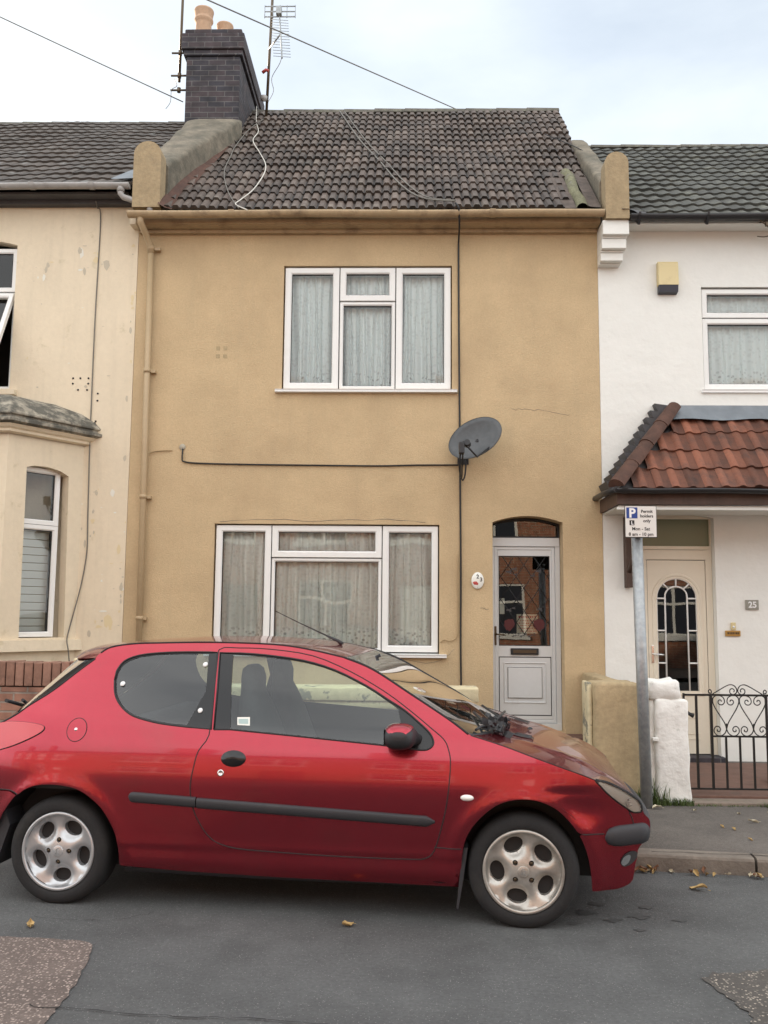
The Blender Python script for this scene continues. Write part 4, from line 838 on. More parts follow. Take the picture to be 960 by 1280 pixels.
b = MB(); b.box(1.955, 2.0, 7.28, 7.34, .585, .61, .004); b.done('old_hinge', M['dirty_white'], wp)
bwll = thing('garden_wall', 'red brick garden wall with a course of upright bricks on top, in front of the cream house', 'wall', (-3.8, 7.5, 0))
b = MB(); b.box(-5.6, -2.70, 7.34, 7.555, 0, .945); b.done('wall_body', M['red_brick'], bwll)
b = MB(); x = -5.6
while x < -2.72:
    b.mi = random.choice((0, 0, 1)); b.box(x, x+.066, 7.335+random.uniform(-.003, .003), 7.56, .955, 1.148+random.uniform(-.005, .004), .006); x += .0755
mat('brick_a', (.25, .135, .095), .85, bump=.6, bscale=30, var=.2, vscale=5, dirt=(.14, .08, .06), dscale=6); mat('brick_b', (.29, .16, .115), .85, bump=.6, bscale=30, var=.2, vscale=5, dirt=(.16, .1, .08), dscale=6)
b.done('brick_capping', [M['brick_a'], M['brick_b']], bwll)
cp = thing('gate_pillar', 'cream rendered post between the brick wall and the tan garden wall', 'pillar', (-2.6, 7.5, 0))
b = MB(); rough_box(b, -2.685, -2.50, 7.32, 7.57, 0, 1.13, 11, .008); b.done('pillar_body', M['coping_paint'], cp)
b = MB(); rough_box(b, -2.70, -2.485, 7.31, 7.58, 1.13, 1.18, 12, .01, r=.015); b.done('pillar_cap', M['coping_paint'], cp)
b = MB(); rough_box(b, 3.19, 3.5, 8.0, 8.25, .12, .27, 14, .02, r=.04); o = b.done('clay_planter', M['orange_clay']); tag(o, 'orange brown clay planter against the white wall behind the gate', 'planter')
CAR = {
'drip': [(0.075,1.297),(0.099,1.327),(0.153,1.36),(0.279,1.38),(0.437,1.387),(0.721,1.394),(1.003,1.391),(1.185,1.381),(1.352,1.356),(1.518,1.322)],
'wsnear': [(1.518,1.322),(1.682,1.262),(1.898,1.139),(2.105,1.017),(2.209,0.946)],
'hoodnear': [(2.221,0.94),(2.318,0.914),(2.407,0.888),(2.533,0.846),(2.657,0.805),(2.781,0.763),(2.85,0.736)],
'lighttop': [(2.85,0.741),(2.912,0.727),(2.983,0.693),(3.043,0.655),(3.077,0.624),(3.089,0.591)],
'light': [(2.85,0.736),(2.912,0.722),(2.983,0.689),(3.037,0.655),(3.071,0.627),(3.087,0.591),(3.083,0.575),(3.064,0.571),(3.036,0.575),(3.006,0.595),(2.958,0.629),(2.905,0.674),(2.87,0.712)],
'strip_f': [(2.891,0.48),(2.906,0.497),(2.945,0.506),(3.005,0.506),(3.066,0.513),(3.104,0.534),(3.124,0.535),(3.129,0.497),(3.119,0.45),(3.091,0.417),(3.041,0.4),(2.993,0.405),(2.938,0.429),(2.902,0.454)],
'fog': [(2.971,0.326),(2.98,0.35),(3.005,0.372),(3.035,0.38),(3.057,0.372),(3.057,0.348),(3.035,0.32),(3.005,0.304),(2.981,0.306)],
'foglamp': [(2.974,0.326),(2.986,0.349),(3.008,0.363),(3.022,0.356),(3.014,0.327),(2.993,0.31),(2.981,0.312)],
'bumpfront': [(3.089,0.591),(3.098,0.561),(3.124,0.535),(3.129,0.497),(3.119,0.45),(3.091,0.417),(3.066,0.389),(3.06,0.348),(3.05,0.307),(3.042,0.253),(3.036,0.229),(3.012,0.206),(2.958,0.187),(2.885,0.183),(2.829,0.182)],
'gapbf': [(2.783,0.473),(2.891,0.469)],
'gaplight': [(3.019,0.574),(3.033,0.544),(3.042,0.509)],
'archf': [(2.171,0.177),(2.174,0.309),(2.19,0.413),(2.228,0.49),(2.292,0.562),(2.367,0.615),(2.455,0.64),(2.554,0.637),(2.641,0.601),(2.709,0.541),(2.765,0.466),(2.802,0.377),(2.822,0.275),(2.828,0.182)],
'flapf': [(2.141,0.077),(2.149,0.175),(2.173,0.309),(2.199,0.413)],
'archr': [(-0.365,0.343),(-0.341,0.411),(-0.304,0.48),(-0.227,0.571),(-0.153,0.615),(-0.075,0.633),(0.032,0.632),(0.138,0.608),(0.243,0.534),(0.302,0.45),(0.337,0.366),(0.348,0.28),(0.348,0.222)],
'tail': [(-0.48,0.913),(-0.411,0.935),(-0.342,0.946),(-0.237,0.946),(-0.151,0.937),(-0.12,0.924),(-0.133,0.9),(-0.197,0.864),(-0.289,0.825),(-0.371,0.8),(-0.441,0.779)],
'hatchedge': [(0.076,1.294),(0.002,1.231),(-0.125,1.119),(-0.25,1.035),(-0.319,0.984),(-0.427,0.925),(-0.475,0.899)],
'rearlow': [(-0.443,0.669),(-0.439,0.553),(-0.423,0.379)],
'rbgap': [(-0.43,0.58),(-0.348,0.589),(-0.275,0.588),(-0.227,0.571)],
'qwin': [(0.223,1.18),(0.243,1.11),(0.283,1.055),(0.344,1.01),(0.411,0.985),(0.538,0.96),(0.691,0.946),(0.83,0.937),(0.81,1.134),(0.792,1.339),(0.608,1.338),(0.452,1.331),(0.329,1.315),(0.251,1.282),(0.222,1.23)],
'qglass': [(0.233,1.177),(0.252,1.113),(0.29,1.06),(0.348,1.017),(0.414,0.993),(0.536,0.97),(0.689,0.956),(0.788,0.948),(0.763,1.133),(0.74,1.329),(0.61,1.329),(0.454,1.323),(0.335,1.306),(0.259,1.273),(0.232,1.223)],
'doorwin': [(0.844,0.937),(0.826,1.152),(0.804,1.338),(0.918,1.336),(1.066,1.328),(1.288,1.302),(1.472,1.254),(1.655,1.175),(1.781,1.105),(1.869,1.056),(1.947,0.998),(2.008,0.946),(2.029,0.9),(2.01,0.872),(1.961,0.863),(1.812,0.878),(1.337,0.912),(0.935,0.939)],
'doorglass': [(0.934,0.944),(0.905,1.153),(0.883,1.327),(1.068,1.319),(1.289,1.293),(1.473,1.246),(1.656,1.167),(1.781,1.095),(1.835,1.061),(1.852,0.996),(1.862,0.934),(1.811,0.879),(1.336,0.915)],
'mtri': [(1.839,1.071),(1.948,0.995),(2.003,0.942),(2.024,0.9),(2.007,0.875),(1.958,0.868),(1.82,0.879),(1.862,0.934),(1.855,0.996)],
'door': [(0.795,1.352),(0.913,1.364),(1.098,1.359),(1.338,1.328),(1.561,1.247),(1.761,1.145),(1.903,1.052),(2.007,0.976),(2.083,0.917),(2.109,0.864),(2.119,0.804),(2.111,0.68),(2.094,0.569),(2.07,0.471),(2.036,0.365),(1.995,0.325),(1.914,0.314),(1.518,0.313),(1.182,0.322),(1.012,0.33),(0.926,0.346),(0.858,0.377),(0.807,0.439),(0.765,0.521),(0.748,0.603),(0.747,0.669),(0.759,0.75),(0.776,0.829),(0.822,0.909),(0.814,1.069),(0.804,1.218)],
'fuel': [(0.069,0.917),(0.13,0.918)],
'repeater': [(2.204,0.638),(2.236,0.636)],
'strip_r': [(0.405,0.593),(0.432,0.605),(0.782,0.598),(0.782,0.542),(0.432,0.563),(0.408,0.572)],
'strip_d': [(0.781,0.591),(0.843,0.59),(1.354,0.567),(2.013,0.534),(2.039,0.522),(2.039,0.499),(2.013,0.49),(1.354,0.516),(0.781,0.534)],
'sillb': [(0.347,0.214),(0.715,0.193),(1.092,0.175),(1.346,0.191),(1.68,0.181),(2.009,0.174),(2.147,0.178)],
'fgap': [(2.036,0.38),(2.174,0.379)],
'silltopline': [(1.914,0.314),(2.012,0.326)],
'handle': [(0.972,0.795),(1.038,0.797),(0.967,0.834),(0.902,0.793),(0.976,0.753)],
'lock': [(0.909,0.722)],
'dots': [(0.275,1.161),(0.732,1.272),(0.751,1.031)],
'mirror': [(1.788,0.998),(1.838,1.004),(1.89,0.981),(1.916,0.954),(1.938,0.936),(1.943,0.893),(1.92,0.867),(1.845,0.869),(1.792,0.879)],
'dent': [(2.757,0.673),(2.874,0.609),(2.641,0.684),(2.893,0.666),(2.79,0.52),(2.951,0.566)],
'sticker': [(0.96,1.0),(1.03,1.002),(1.037,0.959),(0.967,0.96)],
'vent': [(2.407,0.92),(2.471,0.934),(2.603,0.889),(2.571,0.88),(2.445,0.909)],
'roofsil': [(-0.211,1.308),(-0.067,1.351),(0.217,1.375),(0.534,1.394),(0.842,1.397),(1.192,1.372),(1.477,1.324)],
'wssil': [(1.474,1.321),(1.612,1.256),(1.806,1.159),(1.92,1.1),(2.032,1.042),(2.143,0.984),(2.221,0.925)],
'hoodsil': [(2.399,0.879),(2.562,0.846),(2.709,0.806),(2.854,0.749),(2.998,0.676),(3.112,0.601),(3.161,0.545)],
}
# ================================================================ THE RED CAR (local frame: x forward, -y near side, origin under the rear axle)
WB = 2.485
ZP = [(.0, .725), (.15, .768), (.20, .786), (.30, .812), (.45, .838), (.60, .856), (.70, .859), (.80, .842), (.90, .808), (.97, .780), (1.05, .742), (1.15, .695), (1.25, .643), (1.35, .589), (1.50, .50)]
def _zp(z):
    if z <= ZP[0][0]: return ZP[0][1]
    for i in range(len(ZP)-1):
        if z <= ZP[i+1][0]:
            a = ZP[max(i-1, 0)]; b = ZP[i]; c = ZP[i+1]; d = ZP[min(i+2, len(ZP)-1)]
            t = (z-b[0])/(c[0]-b[0]); h = c[0]-b[0]; m1 = (c[1]-a[1])/(c[0]-a[0]); m2 = (d[1]-b[1])/(d[0]-b[0])
            return (2*t**3-3*t*t+1)*b[1]+(t**3-2*t*t+t)*h*m1+(-2*t**3+3*t*t)*c[1]+(t**3-t*t)*h*m2
    return ZP[-1][1]
def S(x, z, dent=False):
    w = _zp(z)
    if x > 2.45: w *= 1-.34*min(1.1, ((x-2.45)/.9))**2.4
    if x < 0: w *= 1-.13*min(1.2, (-x/.6))**2
    for ax in (0, WB):
        r = math.hypot(x-ax, z-.265); w += .014*math.exp(-((r-.37)/.045)**2)*(1 if z < .75 else 0)
    w += .004*math.exp(-((z-.345)/.02)**2)*(1 if .3 < x < 2.2 else 0)     # sill lip
    w += .010*math.exp(-((z-.24)/.05)**2)*(1 if .4 < x < 2.15 else 0)
    if dent:
        r = math.hypot((x-2.77)/.13, (z-.590)/.075); w -= .020*math.exp(-r**2.5)
        w -= .010*math.exp(-(((x-2.73)/.11)**2+((z-.668)/.018)**2)**1.2)
    return w
car = thing('parked_car', 'red three door hatchback with a dented front wing and silver alloy wheels', 'car', (-1.789, 5.776, 0), rot=(0, 0, -.10298))
def patch(name, outline, m, parent, holes=(), off=0., step=.035, side=-1, thick=None, dent=False, uvf=None):
    """curved panel lying on the body side surface, outline given in side view"""
    V, F = cdt(outline, holes, step); b = bmesh.new(); vs = []; ns = []
    e = .004
    for v in V:
        x, z = v[0], v[1]; y = S(x, z, dent); dx = (S(x+e, z, dent)-S(x-e, z, dent))/(2*e); dz = (S(x, z+e, dent)-S(x, z-e, dent))/(2*e)
        n = Vector((-dx, 1, -dz)).normalized(); p = Vector((x, y, z))+n*off
        p.y *= side; n.y *= side; vs.append(p); ns.append(n)
    me = bpy.data.meshes.new(name); fl = []
    for f in F:
        f = list(f); a = (vs[f[1]]-vs[f[0]]).cross(vs[f[2]]-vs[f[0]])
        if a.dot(ns[f[0]]) < 0: f.reverse()
        fl.append(f)
    me.from_pydata(vs, [], fl)
    for p in me.polygons: p.use_smooth = True
    me.materials.append(m); me.validate()
    used = {i for f in fl for i in f}
    if len(me.vertices) == len(ns): me.normals_split_custom_set_from_vertices([tuple(n) for n in ns])
    o = bpy.data.objects.new(name, me); link(o); o.parent = parent; OFF[o.name] = Vector((0, 0, 0))
    if thick:
        md = o.modifiers.new('thickness', 'SOLIDIFY'); md.thickness = thick; md.offset = -1; md.use_rim = True
    return o
def onS(pts, off=0., side=-1, dent=False):
    out_ = []
    for p in pts:
        x, z = p[0], p[1]; out_.append((x, side*(S(x, z, dent)+off), z))
    return out_
def seam(name, pts, parent, side=-1, r=.0032, m='gasket', n=6, off=-.0005, dent=False, sm=True):
    pts = cr([(p[0], p[1]) for p in pts], n) if sm else pts
    b = MB(); b.tube(onS(pts, off, side, dent), r, n=6); return b.done(name, M[m], parent, norm=False)
def sm2(k, n=4, closed=False): return [tuple(p) for p in cr(CAR[k], n, closed)]
drip = sm2('drip'); wsn = sm2('wsnear'); hood = sm2('hoodnear'); archf = sm2('archf'); archr = sm2('archr'); lt = sm2('lighttop'); light = CAR['light']
hatch = sm2('hatchedge', 2)
bumpf = sm2('bumpfront', 3)
sill = [(.356, .214), (.7, .196), (1.2, .186), (1.7, .183), (2.15, .182)]
# ---- outlines
lightlow = list(reversed(light[7:13]))      # from upper rear corner down the rear edge of the lamp
lightlow = [light[12], light[11], light[10], light[9]]
side_out = hatch[::-1]+drip[1:]+wsn[1:]+hood[1:]+lightlow+[CAR['gaplight'][0], CAR['gaplight'][1], CAR['gaplight'][2], (3.00, .505), (2.944, .505), (2.905, .497), (2.890, .472), (2.775, .473)]
af = [p for p in archf if p[1] < .476 and p[0] > 2.6]; af_up = [p for p in archf if p not in af]
side_out += af_up[::-1]+sill[::-1]+[p for p in archr if p[0] > -.2][::-1]+[(-.226, .572), (-.347, .589), (-.44, .580), (-.475, .65), (-.485, .75), (-.475, .85)]
def dedupe(l, e=.004):
    o = []
    for p in l:
        if not o or math.hypot(p[0]-o[-1][0], p[1]-o[-1][1]) > e: o.append((p[0], p[1]))
    if math.hypot(o[0][0]-o[-1][0], o[0][1]-o[-1][1]) < e: o.pop()
    return o
side_out = dedupe(side_out)
qwin = dedupe([tuple(p) for p in cr(CAR['qwin'][:7], 4)]+[tuple(p) for p in CAR['qwin'][7:10]]+[tuple(p) for p in cr(CAR['qwin'][9:], 3)][1:])
dwin = dedupe([tuple(p) for p in CAR['doorwin'][:3]]+[tuple(p) for p in cr(CAR['doorwin'][3:], 3)])
door = dedupe([tuple(p) for p in cr(CAR['door'], 3, True)])
bump_out = dedupe([(2.775, .471), (2.890, .470), (2.905, .495), (2.944, .503), (3.00, .503), CAR['gaplight'][2], CAR['gaplight'][1], CAR['gaplight'][0], CAR['light'][7], CAR['light'][6]]+bumpf+[p for p in archf if p[1] < .474 and p[0] > 2.6][::-1])
qglass = dedupe([tuple(p) for p in cr(CAR['qglass'][:7], 4)]+[tuple(CAR['qglass'][8])]+[tuple(p) for p in cr(CAR['qglass'][9:], 3)])
dglass = dedupe([tuple(p) for p in CAR['doorglass'][:2]]+[tuple(p) for p in cr(CAR['doorglass'][2:9], 3)]+[tuple(p) for p in CAR['doorglass'][9:]])
taill = dedupe([tuple(p) for p in cr(CAR['tail'], 3, True)])
RED = M['paint_red']
lining_out = dedupe([(-.40, .60), (2.20, .60), (2.20, .935)]+wsn[::-1]+drip[::-1]+[(-.05, 1.16), (-.25, 1.02), (-.40, .93)])
body = None
B_ = MB()   # body: roof and A pillars' upper skin spanning both sides
def cap(b, A, C_, nt=9, ex=2.0, both=True):
    """surface from near edge chain A over centre chain C_ (both lists of (x,z)) to the mirrored edge"""
    n = len(A); rows = []
    for i in range(n):
        xa, za = A[i][0], A[i][1]; ya = S(xa, za); xc, zc = C_[i]; row = []
        for k in range(nt*2+1):
            u = -1+k/nt; g_ = 1-abs(u)**ex; row.append((xa+(xc-xa)*g_, u*ya, za+(zc-za)*g_))
        rows.append(row)
    b.grid(rows)
def resample(pts, n):
    L_ = [0]
    for a, c in zip(pts, pts[1:]): L_.append(L_[-1]+math.hypot(c[0]-a[0], c[1]-a[1]))
    o = []
    for k in range(n):
        s_ = L_[-1]*k/(n-1); i = max(j for j in range(len(L_)) if L_[j] <= s_+1e-9); i = min(i, len(pts)-2)
        t = (s_-L_[i])/max(1e-9, L_[i+1]-L_[i]); o.append((pts[i][0]+(pts[i+1][0]-pts[i][0])*t, pts[i][1]+(pts[i+1][1]-pts[i][1])*t))
    return o
top_edge = [p for p in drip]
A1 = resample(top_edge, 26); C1 = resample([(-.235, 1.285), (-.18, 1.325), (-.08, 1.362), (.25, 1.395), (.55, 1.412), (.85, 1.416), (1.2, 1.398), (1.40, 1.368), (1.56, 1.328)], 26)
cap(B_, A1, C1, ex=2.6)
roof = B_.done('roof', RED, car, norm=True)
b = MB(); cap(b, [(x, z-.03) for x, z in A1], [(x, z-.03) for x, z in C1], ex=2.6); b.done('headlining', M['car_inside'], roof)
body = patch('body', side_out, RED, car, holes=[qwin, door], step=.03, dent=True)
body2 = patch('body', side_out, RED, car, holes=[qwin, door], step=.05, side=1)
for sd_, nm in ((-1, 'near'), (1, 'far')):
    dr = patch('door', door, RED, car, holes=[dwin], step=.03 if sd_ < 0 else .06, side=sd_)
    fr = patch('window_surround', dwin, M['car_black_gloss'], dr, holes=[dglass], off=-.004, step=.05, side=sd_)
    patch('door_window', dglass, M['car_glass'], dr, off=-.007, step=.08, side=sd_)
    fr2 = patch('window_surround', qwin, M['car_black_gloss'], car, holes=[qglass], off=-.003, step=.05, side=sd_)
    patch('quarter_window', qglass, M['car_glass_dark'], fr2, off=-.006, step=.08, side=sd_)
    seam('door_gap', door+[door[0]], dr, side=sd_, sm=False)
    seam('window_seal', dwin+[dwin[0]], dr, side=sd_, r=.005, sm=False)
    seam('window_seal', qwin+[qwin[0]], fr2, side=sd_, r=.005, sm=False)
    # lining behind the panels so that the cabin reads dark, not red, from inside
    patch('side_lining', lining_out, M['car_inside'], car, holes=[qwin, dwin], off=-.014, step=.1, side=sd_)
    # rub strips
    def strip(name, pts, parent, off, m='trim_rubber', rr=.008):
        lo = dedupe(pts); V, F = cdt(lo, (), .02); cx = sum(p[0] for p in lo)/len(lo)
        o = patch(name, lo, M[m], parent, off=off, step=.012, side=sd_)
        b = MB(); top_ = onS(lo, off, sd_); inn = onS(lo, -.004, sd_); mid_ = onS(lo, off*.6, sd_)
        b.grid([[Vector(p) for p in inn], [Vector(p) for p in mid_], [Vector(p) for p in top_]], close=True)
        me = bpy.data.meshes.new('tmp'); b.b.to_mesh(me); bm = bmesh.new(); bm.from_mesh(o.data); bm.from_mesh(me); bm.to_mesh(o.data); bm.free(); b.b.free()
        return o
    def rub(parent, p0, p1, h0, h1):
        b = MB(); rr_ = []
        for k in range(31):
            t = k/30; x = p0[0]+(p1[0]-p0[0])*t; z = p0[1]+(p1[1]-p0[1])*t; e0 = min(1, (x-p0[0]+.0006)/.03) if h0 else 1; e1 = min(1, (p1[0]-x+.0006)/.03) if h1 else 1; e = (max(0, 1-(1-min(e0, e1))**2))**.5*1+.02
            h = .0275*e; rr_.append([Vector(onS([(x, z+h*math.sin(a))], -.002+.022*min(1, e*1.2)*max(0, math.cos(a))**.55, sd_)[0]) for a in [-PI/2+PI*q/10 for q in range(11)]])
        b.grid(rr_); b.f(rr_[0]); b.f(rr_[-1]); b.done('rub_strip', M['trim_rubber'], parent)
    rub(dr, (.785, .563), (2.04, .511), 0, 1); rub(car, (.405, .583), (.779, .566), 1, 0)
    # handle
    b = MB(); hx, hz = .972, .795; ring_ = [(hx+.068*math.cos(a), hz+.042*math.sin(a)) for a in [2*PI*k/24 for k in range(24)]]
    b.grid([[Vector(p) for p in onS(ring_, .001, sd_)], [Vector(p) for p in onS([(hx+(x-hx)*.93, hz+(z-hz)*.90) for x, z in ring_], .004, sd_)], [Vector(p) for p in onS([(hx+(x-hx)*.8, hz+(z-hz)*.7) for x, z in ring_], .010, sd_)], [Vector(p) for p in onS([(hx+(x-hx)*.2, hz+.008+(z-hz)*.1) for x, z in ring_], .017, sd_)]], close=True)
    b.f(onS([(hx+(x-hx)*.2, hz+.008+(z-hz)*.1) for x, z in ring_], .017, sd_)); b.done('handle', M['car_black_gloss'], dr)
    b = MB(); lx, lz = .909, .722; b.lathe([(.017, -.003), (.017, .004), (.010, .004), (.009, 0), (0, 0)], (lx, -0, lz), 'y', 16)
    for v in b.b.verts: v.co.y = sd_*(S(v.co.x, v.co.z)+v.co.y)
    b.done('door_lock', M['chrome'], dr)
    # indicator repeater
    b = MB(); rings = []
    for f_, o_ in ((1, .0), (.95, .006), (.6, .013), (.1, .015)): rings.append([Vector(p) for p in onS([(2.204+.034*f_*math.cos(a), .638+.016*f_*math.sin(a)) for a in [2*PI*k/16 for k in range(16)]], o_, sd_)])
    b.grid(rings, close=True); b.f(rings[-1]); b.done('indicator', M['lamp_inner'], car)
    # headlamp: bowl + clear cover
    lo = dedupe([tuple(p) for p in cr(light, 3, True)])
    hl = patch('headlight', lo, M['lamp_glass'], car, off=.006, step=.03, side=sd_)
    b = MB(); z_ = min(p[1] for p in lo)+.004               # stepped optic strips behind the clear cover
    while z_ < max(p[1] for p in lo)-.006:
        xs = [x_*.004 for x_ in range(690, 790) if inpoly(x_*.004, z_, lo) and inpoly(x_*.004, z_+.010, lo)]
        if len(xs) > 2:
            b.grid([[(x, sd_*(S(x, z_)-.002), z_) for x in xs], [(x, sd_*(S(x, z_)-.011), z_+.0075) for x in xs], [(x, sd_*(S(x, z_)-.003), z_+.0085) for x in xs]], smooth=False)
        z_ += .0085
    b.done('reflector', M['lamp_inner'], hl, norm=False); patch('lamp_housing', lo, M['lamp_inner'], hl, off=-.013, step=.03, side=sd_)
    for (fx, fz, fr_) in ((3.025, .622, .022),):
        b = MB(); b.lathe([(fr_, .0), (fr_*.9, .004), (fr_*.55, -.006), (.3*fr_, -.004), (0, .004)], (fx, 0, fz), 'y', 18)
        for v in b.b.verts: v.co.y = sd_*(S(fx, fz)-.006+v.co.y*.4-(v.co.x-fx)*.9)
        b.done('lamp_bowl', M['lamp_bowl'], hl)
    b = MB(); b.lathe([(.008, -.012), (.007, -.006), (0, -.004)], (3.068, 0, .592), 'y', 12)
    for v in b.b.verts: v.co.y = sd_*(S(v.co.x, v.co.z)-.006+v.co.y)
    b.done('indicator_bulb', M['lamp_amber'], hl)
    seam('lamp_gap', lo+[lo[0]], hl, side=sd_, r=.0035, sm=False, off=.002)
    tl = patch('tail_light', taill, M['lamp_red'], car, off=.006, step=.03, side=sd_)
    seam('lamp_gap', taill+[taill[0]], tl, side=sd_, r=.0032, sm=False, off=.002)
# lower front bumper skin wrapping round the nose
fb = patch('front_bumper', bump_out, RED, car, step=.02); patch('front_bumper', bump_out, RED, car, step=.05, side=1)
A2 = resample([tuple(p) for p in bumpf], 26)
C2 = resample([(3.125, .530), (3.138, .50), (3.142, .45), (3.125, .40), (3.115, .35), (3.105, .28), (3.09, .235), (3.02, .20), (2.92, .19)], 26)
b = MB(); cap(b, A2, C2, ex=2.3); nose = b.done('nose_skin', RED, fb)
# black bumper insert across the nose
st = [tuple(p) for p in cr(CAR['strip_f'], 3, True)]
b = MB(); zc = .475
rows = []
for k in range(41):                                    # bulged strip: from the near side round the nose to the far side
    u = -1+2*k/40; au = abs(u)
    if au > .62: t = (1-au)/.38; x = 2.882+(3.098-2.882)*t; y = S(x, .46); hh = .054*math.sqrt(max(.0004, 1-(1-min(1, t/.42))**2)); cz = .455+.014*t
    else:
        g_ = 1-(au/.62)**2.6; x = 3.098+(3.158-3.098)*g_; y = S(3.098, .47)*(au/.62); hh = .054-.006*g_; cz = .469+.006*g_
    y = y*(1 if u > 0 else -1)
    nx, ny = (0, 1) if au > .9 else ((.55, .83) if au > .62 else (1-.4*au, .7*au)); ny *= (1 if u > 0 else -1)
    if au <= 1.0 and au > .62: w_n = min(1, (1-au)/.20); nx, ny = .75*w_n, (1-.35*w_n)*(1 if u > 0 else -1)
    row = []
    for q in range(13):
        a = -PI/2+PI*q/12; o_ = -.014+.046*max(0, math.cos(a))**.6*(min(1, hh/.05)); row.append((x+nx*o_, y+ny*o_, cz+hh*math.sin(a)))
    rows.append(row)
b.grid(rows); b.done('bumper_insert', M['trim_rubber'], fb)
for sd_ in (-1, 1):
    fo = dedupe([tuple(p) for p in cr(CAR['fog'], 3, True)]); o = patch('fog_recess', fo, M['trim_rubber'], fb, off=.003, step=.03, side=sd_); o.data.materials[0] = M['paint_red'] if False else M['trim_rubber']
    fg = dedupe([tuple(p) for p in cr(CAR['foglamp'], 3, True)]); patch('fog_light', fg, M['chrome'], fb, off=.006, step=.03, side=sd_)
seam('panel_gap', [(2.778, .472), (2.83, .4715), (2.889, .471)], car); seam('panel_gap', CAR['gaplight'], car); seam('panel_gap', CAR['fgap'], car)
seam('panel_gap', [(-.475, .576), (-.43, .581), (-.347, .590), (-.274, .589), (-.226, .572)], car)
seam('drip_rail', [p for p in CAR['drip'][1:]], car, r=.0045, off=.001)
seam('drip_rail', [p for p in CAR['drip'][1:]], car, side=1, r=.0045, off=.001)
seam('bonnet_gap', CAR['hoodnear'], car, r=.003); seam('bonnet_gap', CAR['lighttop'], car, r=.004); seam('bonnet_gap', CAR['hoodnear'], car, side=1, r=.003)
seam('hatch_gap', CAR['hatchedge'], car, r=.005); seam('windscreen_seal', CAR['wsnear'], car, r=.006, off=.0); seam('windscreen_seal', CAR['wsnear'], car, r=.006, side=1)
# windscreen, bonnet
A3 = resample(wsn, 12); C3 = resample([(1.56, 1.327), (1.75, 1.235), (1.98, 1.118), (2.18, 1.010), (2.36, .918)], 12)
b = MB(); cap(b, A3, C3, ex=2.4); ws = b.done('windscreen', M['car_glass'], car)
b = MB(); cap(b, [A3[-1], (A3[-1][0]+.025, A3[-1][1]-.022)], [(2.355, .920), (2.43, .905)], ex=2.4); b.done('scuttle_panel', M['trim_rubber'], car)
Hn = resample(hood+lt[1:], 34); C4 = resample([(2.42, .912), (2.56, .880), (2.70, .842), (2.85, .785), (2.95, .720), (3.03, .655), (3.095, .592), (3.12, .548), (3.125, .530)], 34)
b = MB(); n_ = len(Hn); rows = []; nt_ = 20
for i in range(n_):
    xa, za = Hn[i]; ya = S(xa, za); xc, zc_ = C4[i]; row = []
    for k in range(nt_*2+1):
        u = -1+k/nt_; au = abs(u); g_ = 1-au**2.3; t = i/(n_-1)
        cr1 = .010*math.exp(-((au-(.70-.12*t))/.045)**2)*math.sin(PI*min(1, t*1.1))   # raised crease line each side
        row.append((xa+(xc-xa)*g_, u*ya, za+(zc_-za)*g_+cr1))
    rows.append(row)
b.grid(rows); bon = b.done('bonnet', RED, car)
def bonnet_pt(t, u, lift=0):
    i = min(n_-2, int(t*(n_-1))); k = min(2*nt_-1, int((u+1)*nt_)); p = Vector(rows[i][k]).lerp(Vector(rows[i+1][k]), t*(n_-1)-i).lerp(Vector(rows[i][k+1]).lerp(Vector(rows[i+1][k+1]), t*(n_-1)-i), (u+1)*nt_-k); p.z += lift; return p
for sg in (-1, 1):                                       # bonnet air slots
    b = MB()
    for (u0, u1, t0, t1) in ((.52, .46, .07, .21), (.43, .40, .09, .19)):
        b.grid([[bonnet_pt(t0+(t1-t0)*q/8, sg*(u0+(u1-u0)*q/8), .003) for q in range(9)], [bonnet_pt(t0+(t1-t0)*q/8, sg*(u0+(u1-u0)*q/8), .010)+Vector((0, sg*.015, 0)) for q in range(9)], [bonnet_pt(t0+(t1-t0)*q/8, sg*(u0+(u1-u0)*q/8+.055*(1-abs(q-4)/6)), .004) for q in range(9)]])
    b.done('bonnet_vent', M['black_plastic'], bon, norm=False)
b = MB(); p = bonnet_pt(.16, -.08, .008); b.lathe([(.016, 0), (.012, .010), (0, .014)], p, 'z', 10); b.done('washer_jet', M['black_plastic'], bon)
# tailgate: glass sliver and lower skin
A5 = resample(hatch, 14); C5 = resample([(-.235, 1.283), (-.30, 1.22), (-.42, 1.10), (-.52, .98), (-.57, .90)], 14)
b = MB(); cap(b, A5[:], C5, ex=2.2); tg = b.done('tailgate_window', M['car_glass_dark'], car)
b = MB(); cap(b, [(-.45, .91), (-.47, .82), (-.47, .70), (-.44, .592)], [(-.575, .89), (-.61, .80), (-.62, .70), (-.62, .60)], ex=2.4); b.done('tailgate', RED, car)
b = MB(); b.tube([(-.56, -.02, .93), (-.585, -.1, .96), (-.53, -.30, 1.02)], .010, n=6); b.tube([(-.60, -.05, .945), (-.55, -.45, 1.03)], .012, n=6); b.done('rear_wiper', M['black_plastic'], tg)
# rear bumper
rb = dedupe([(-.226, .570), (-.274, .586), (-.347, .587), (-.44, .578), (-.50, .50), (-.50, .38), (-.46, .26), (-.37, .24)]+[tuple(p) for p in archr if p[0] < -.2 and p[1] > .25])
for sd_ in (-1, 1): rbo = patch('rear_bumper', rb, RED, car, off=.012, step=.03, side=sd_)
b = MB(); cap(b, [(-.44, .590), (-.50, .50), (-.50, .38), (-.46, .26)], [(-.67, .59), (-.69, .50), (-.68, .38), (-.62, .26)], ex=2.6); b.done('bumper_skin', RED, rbo)
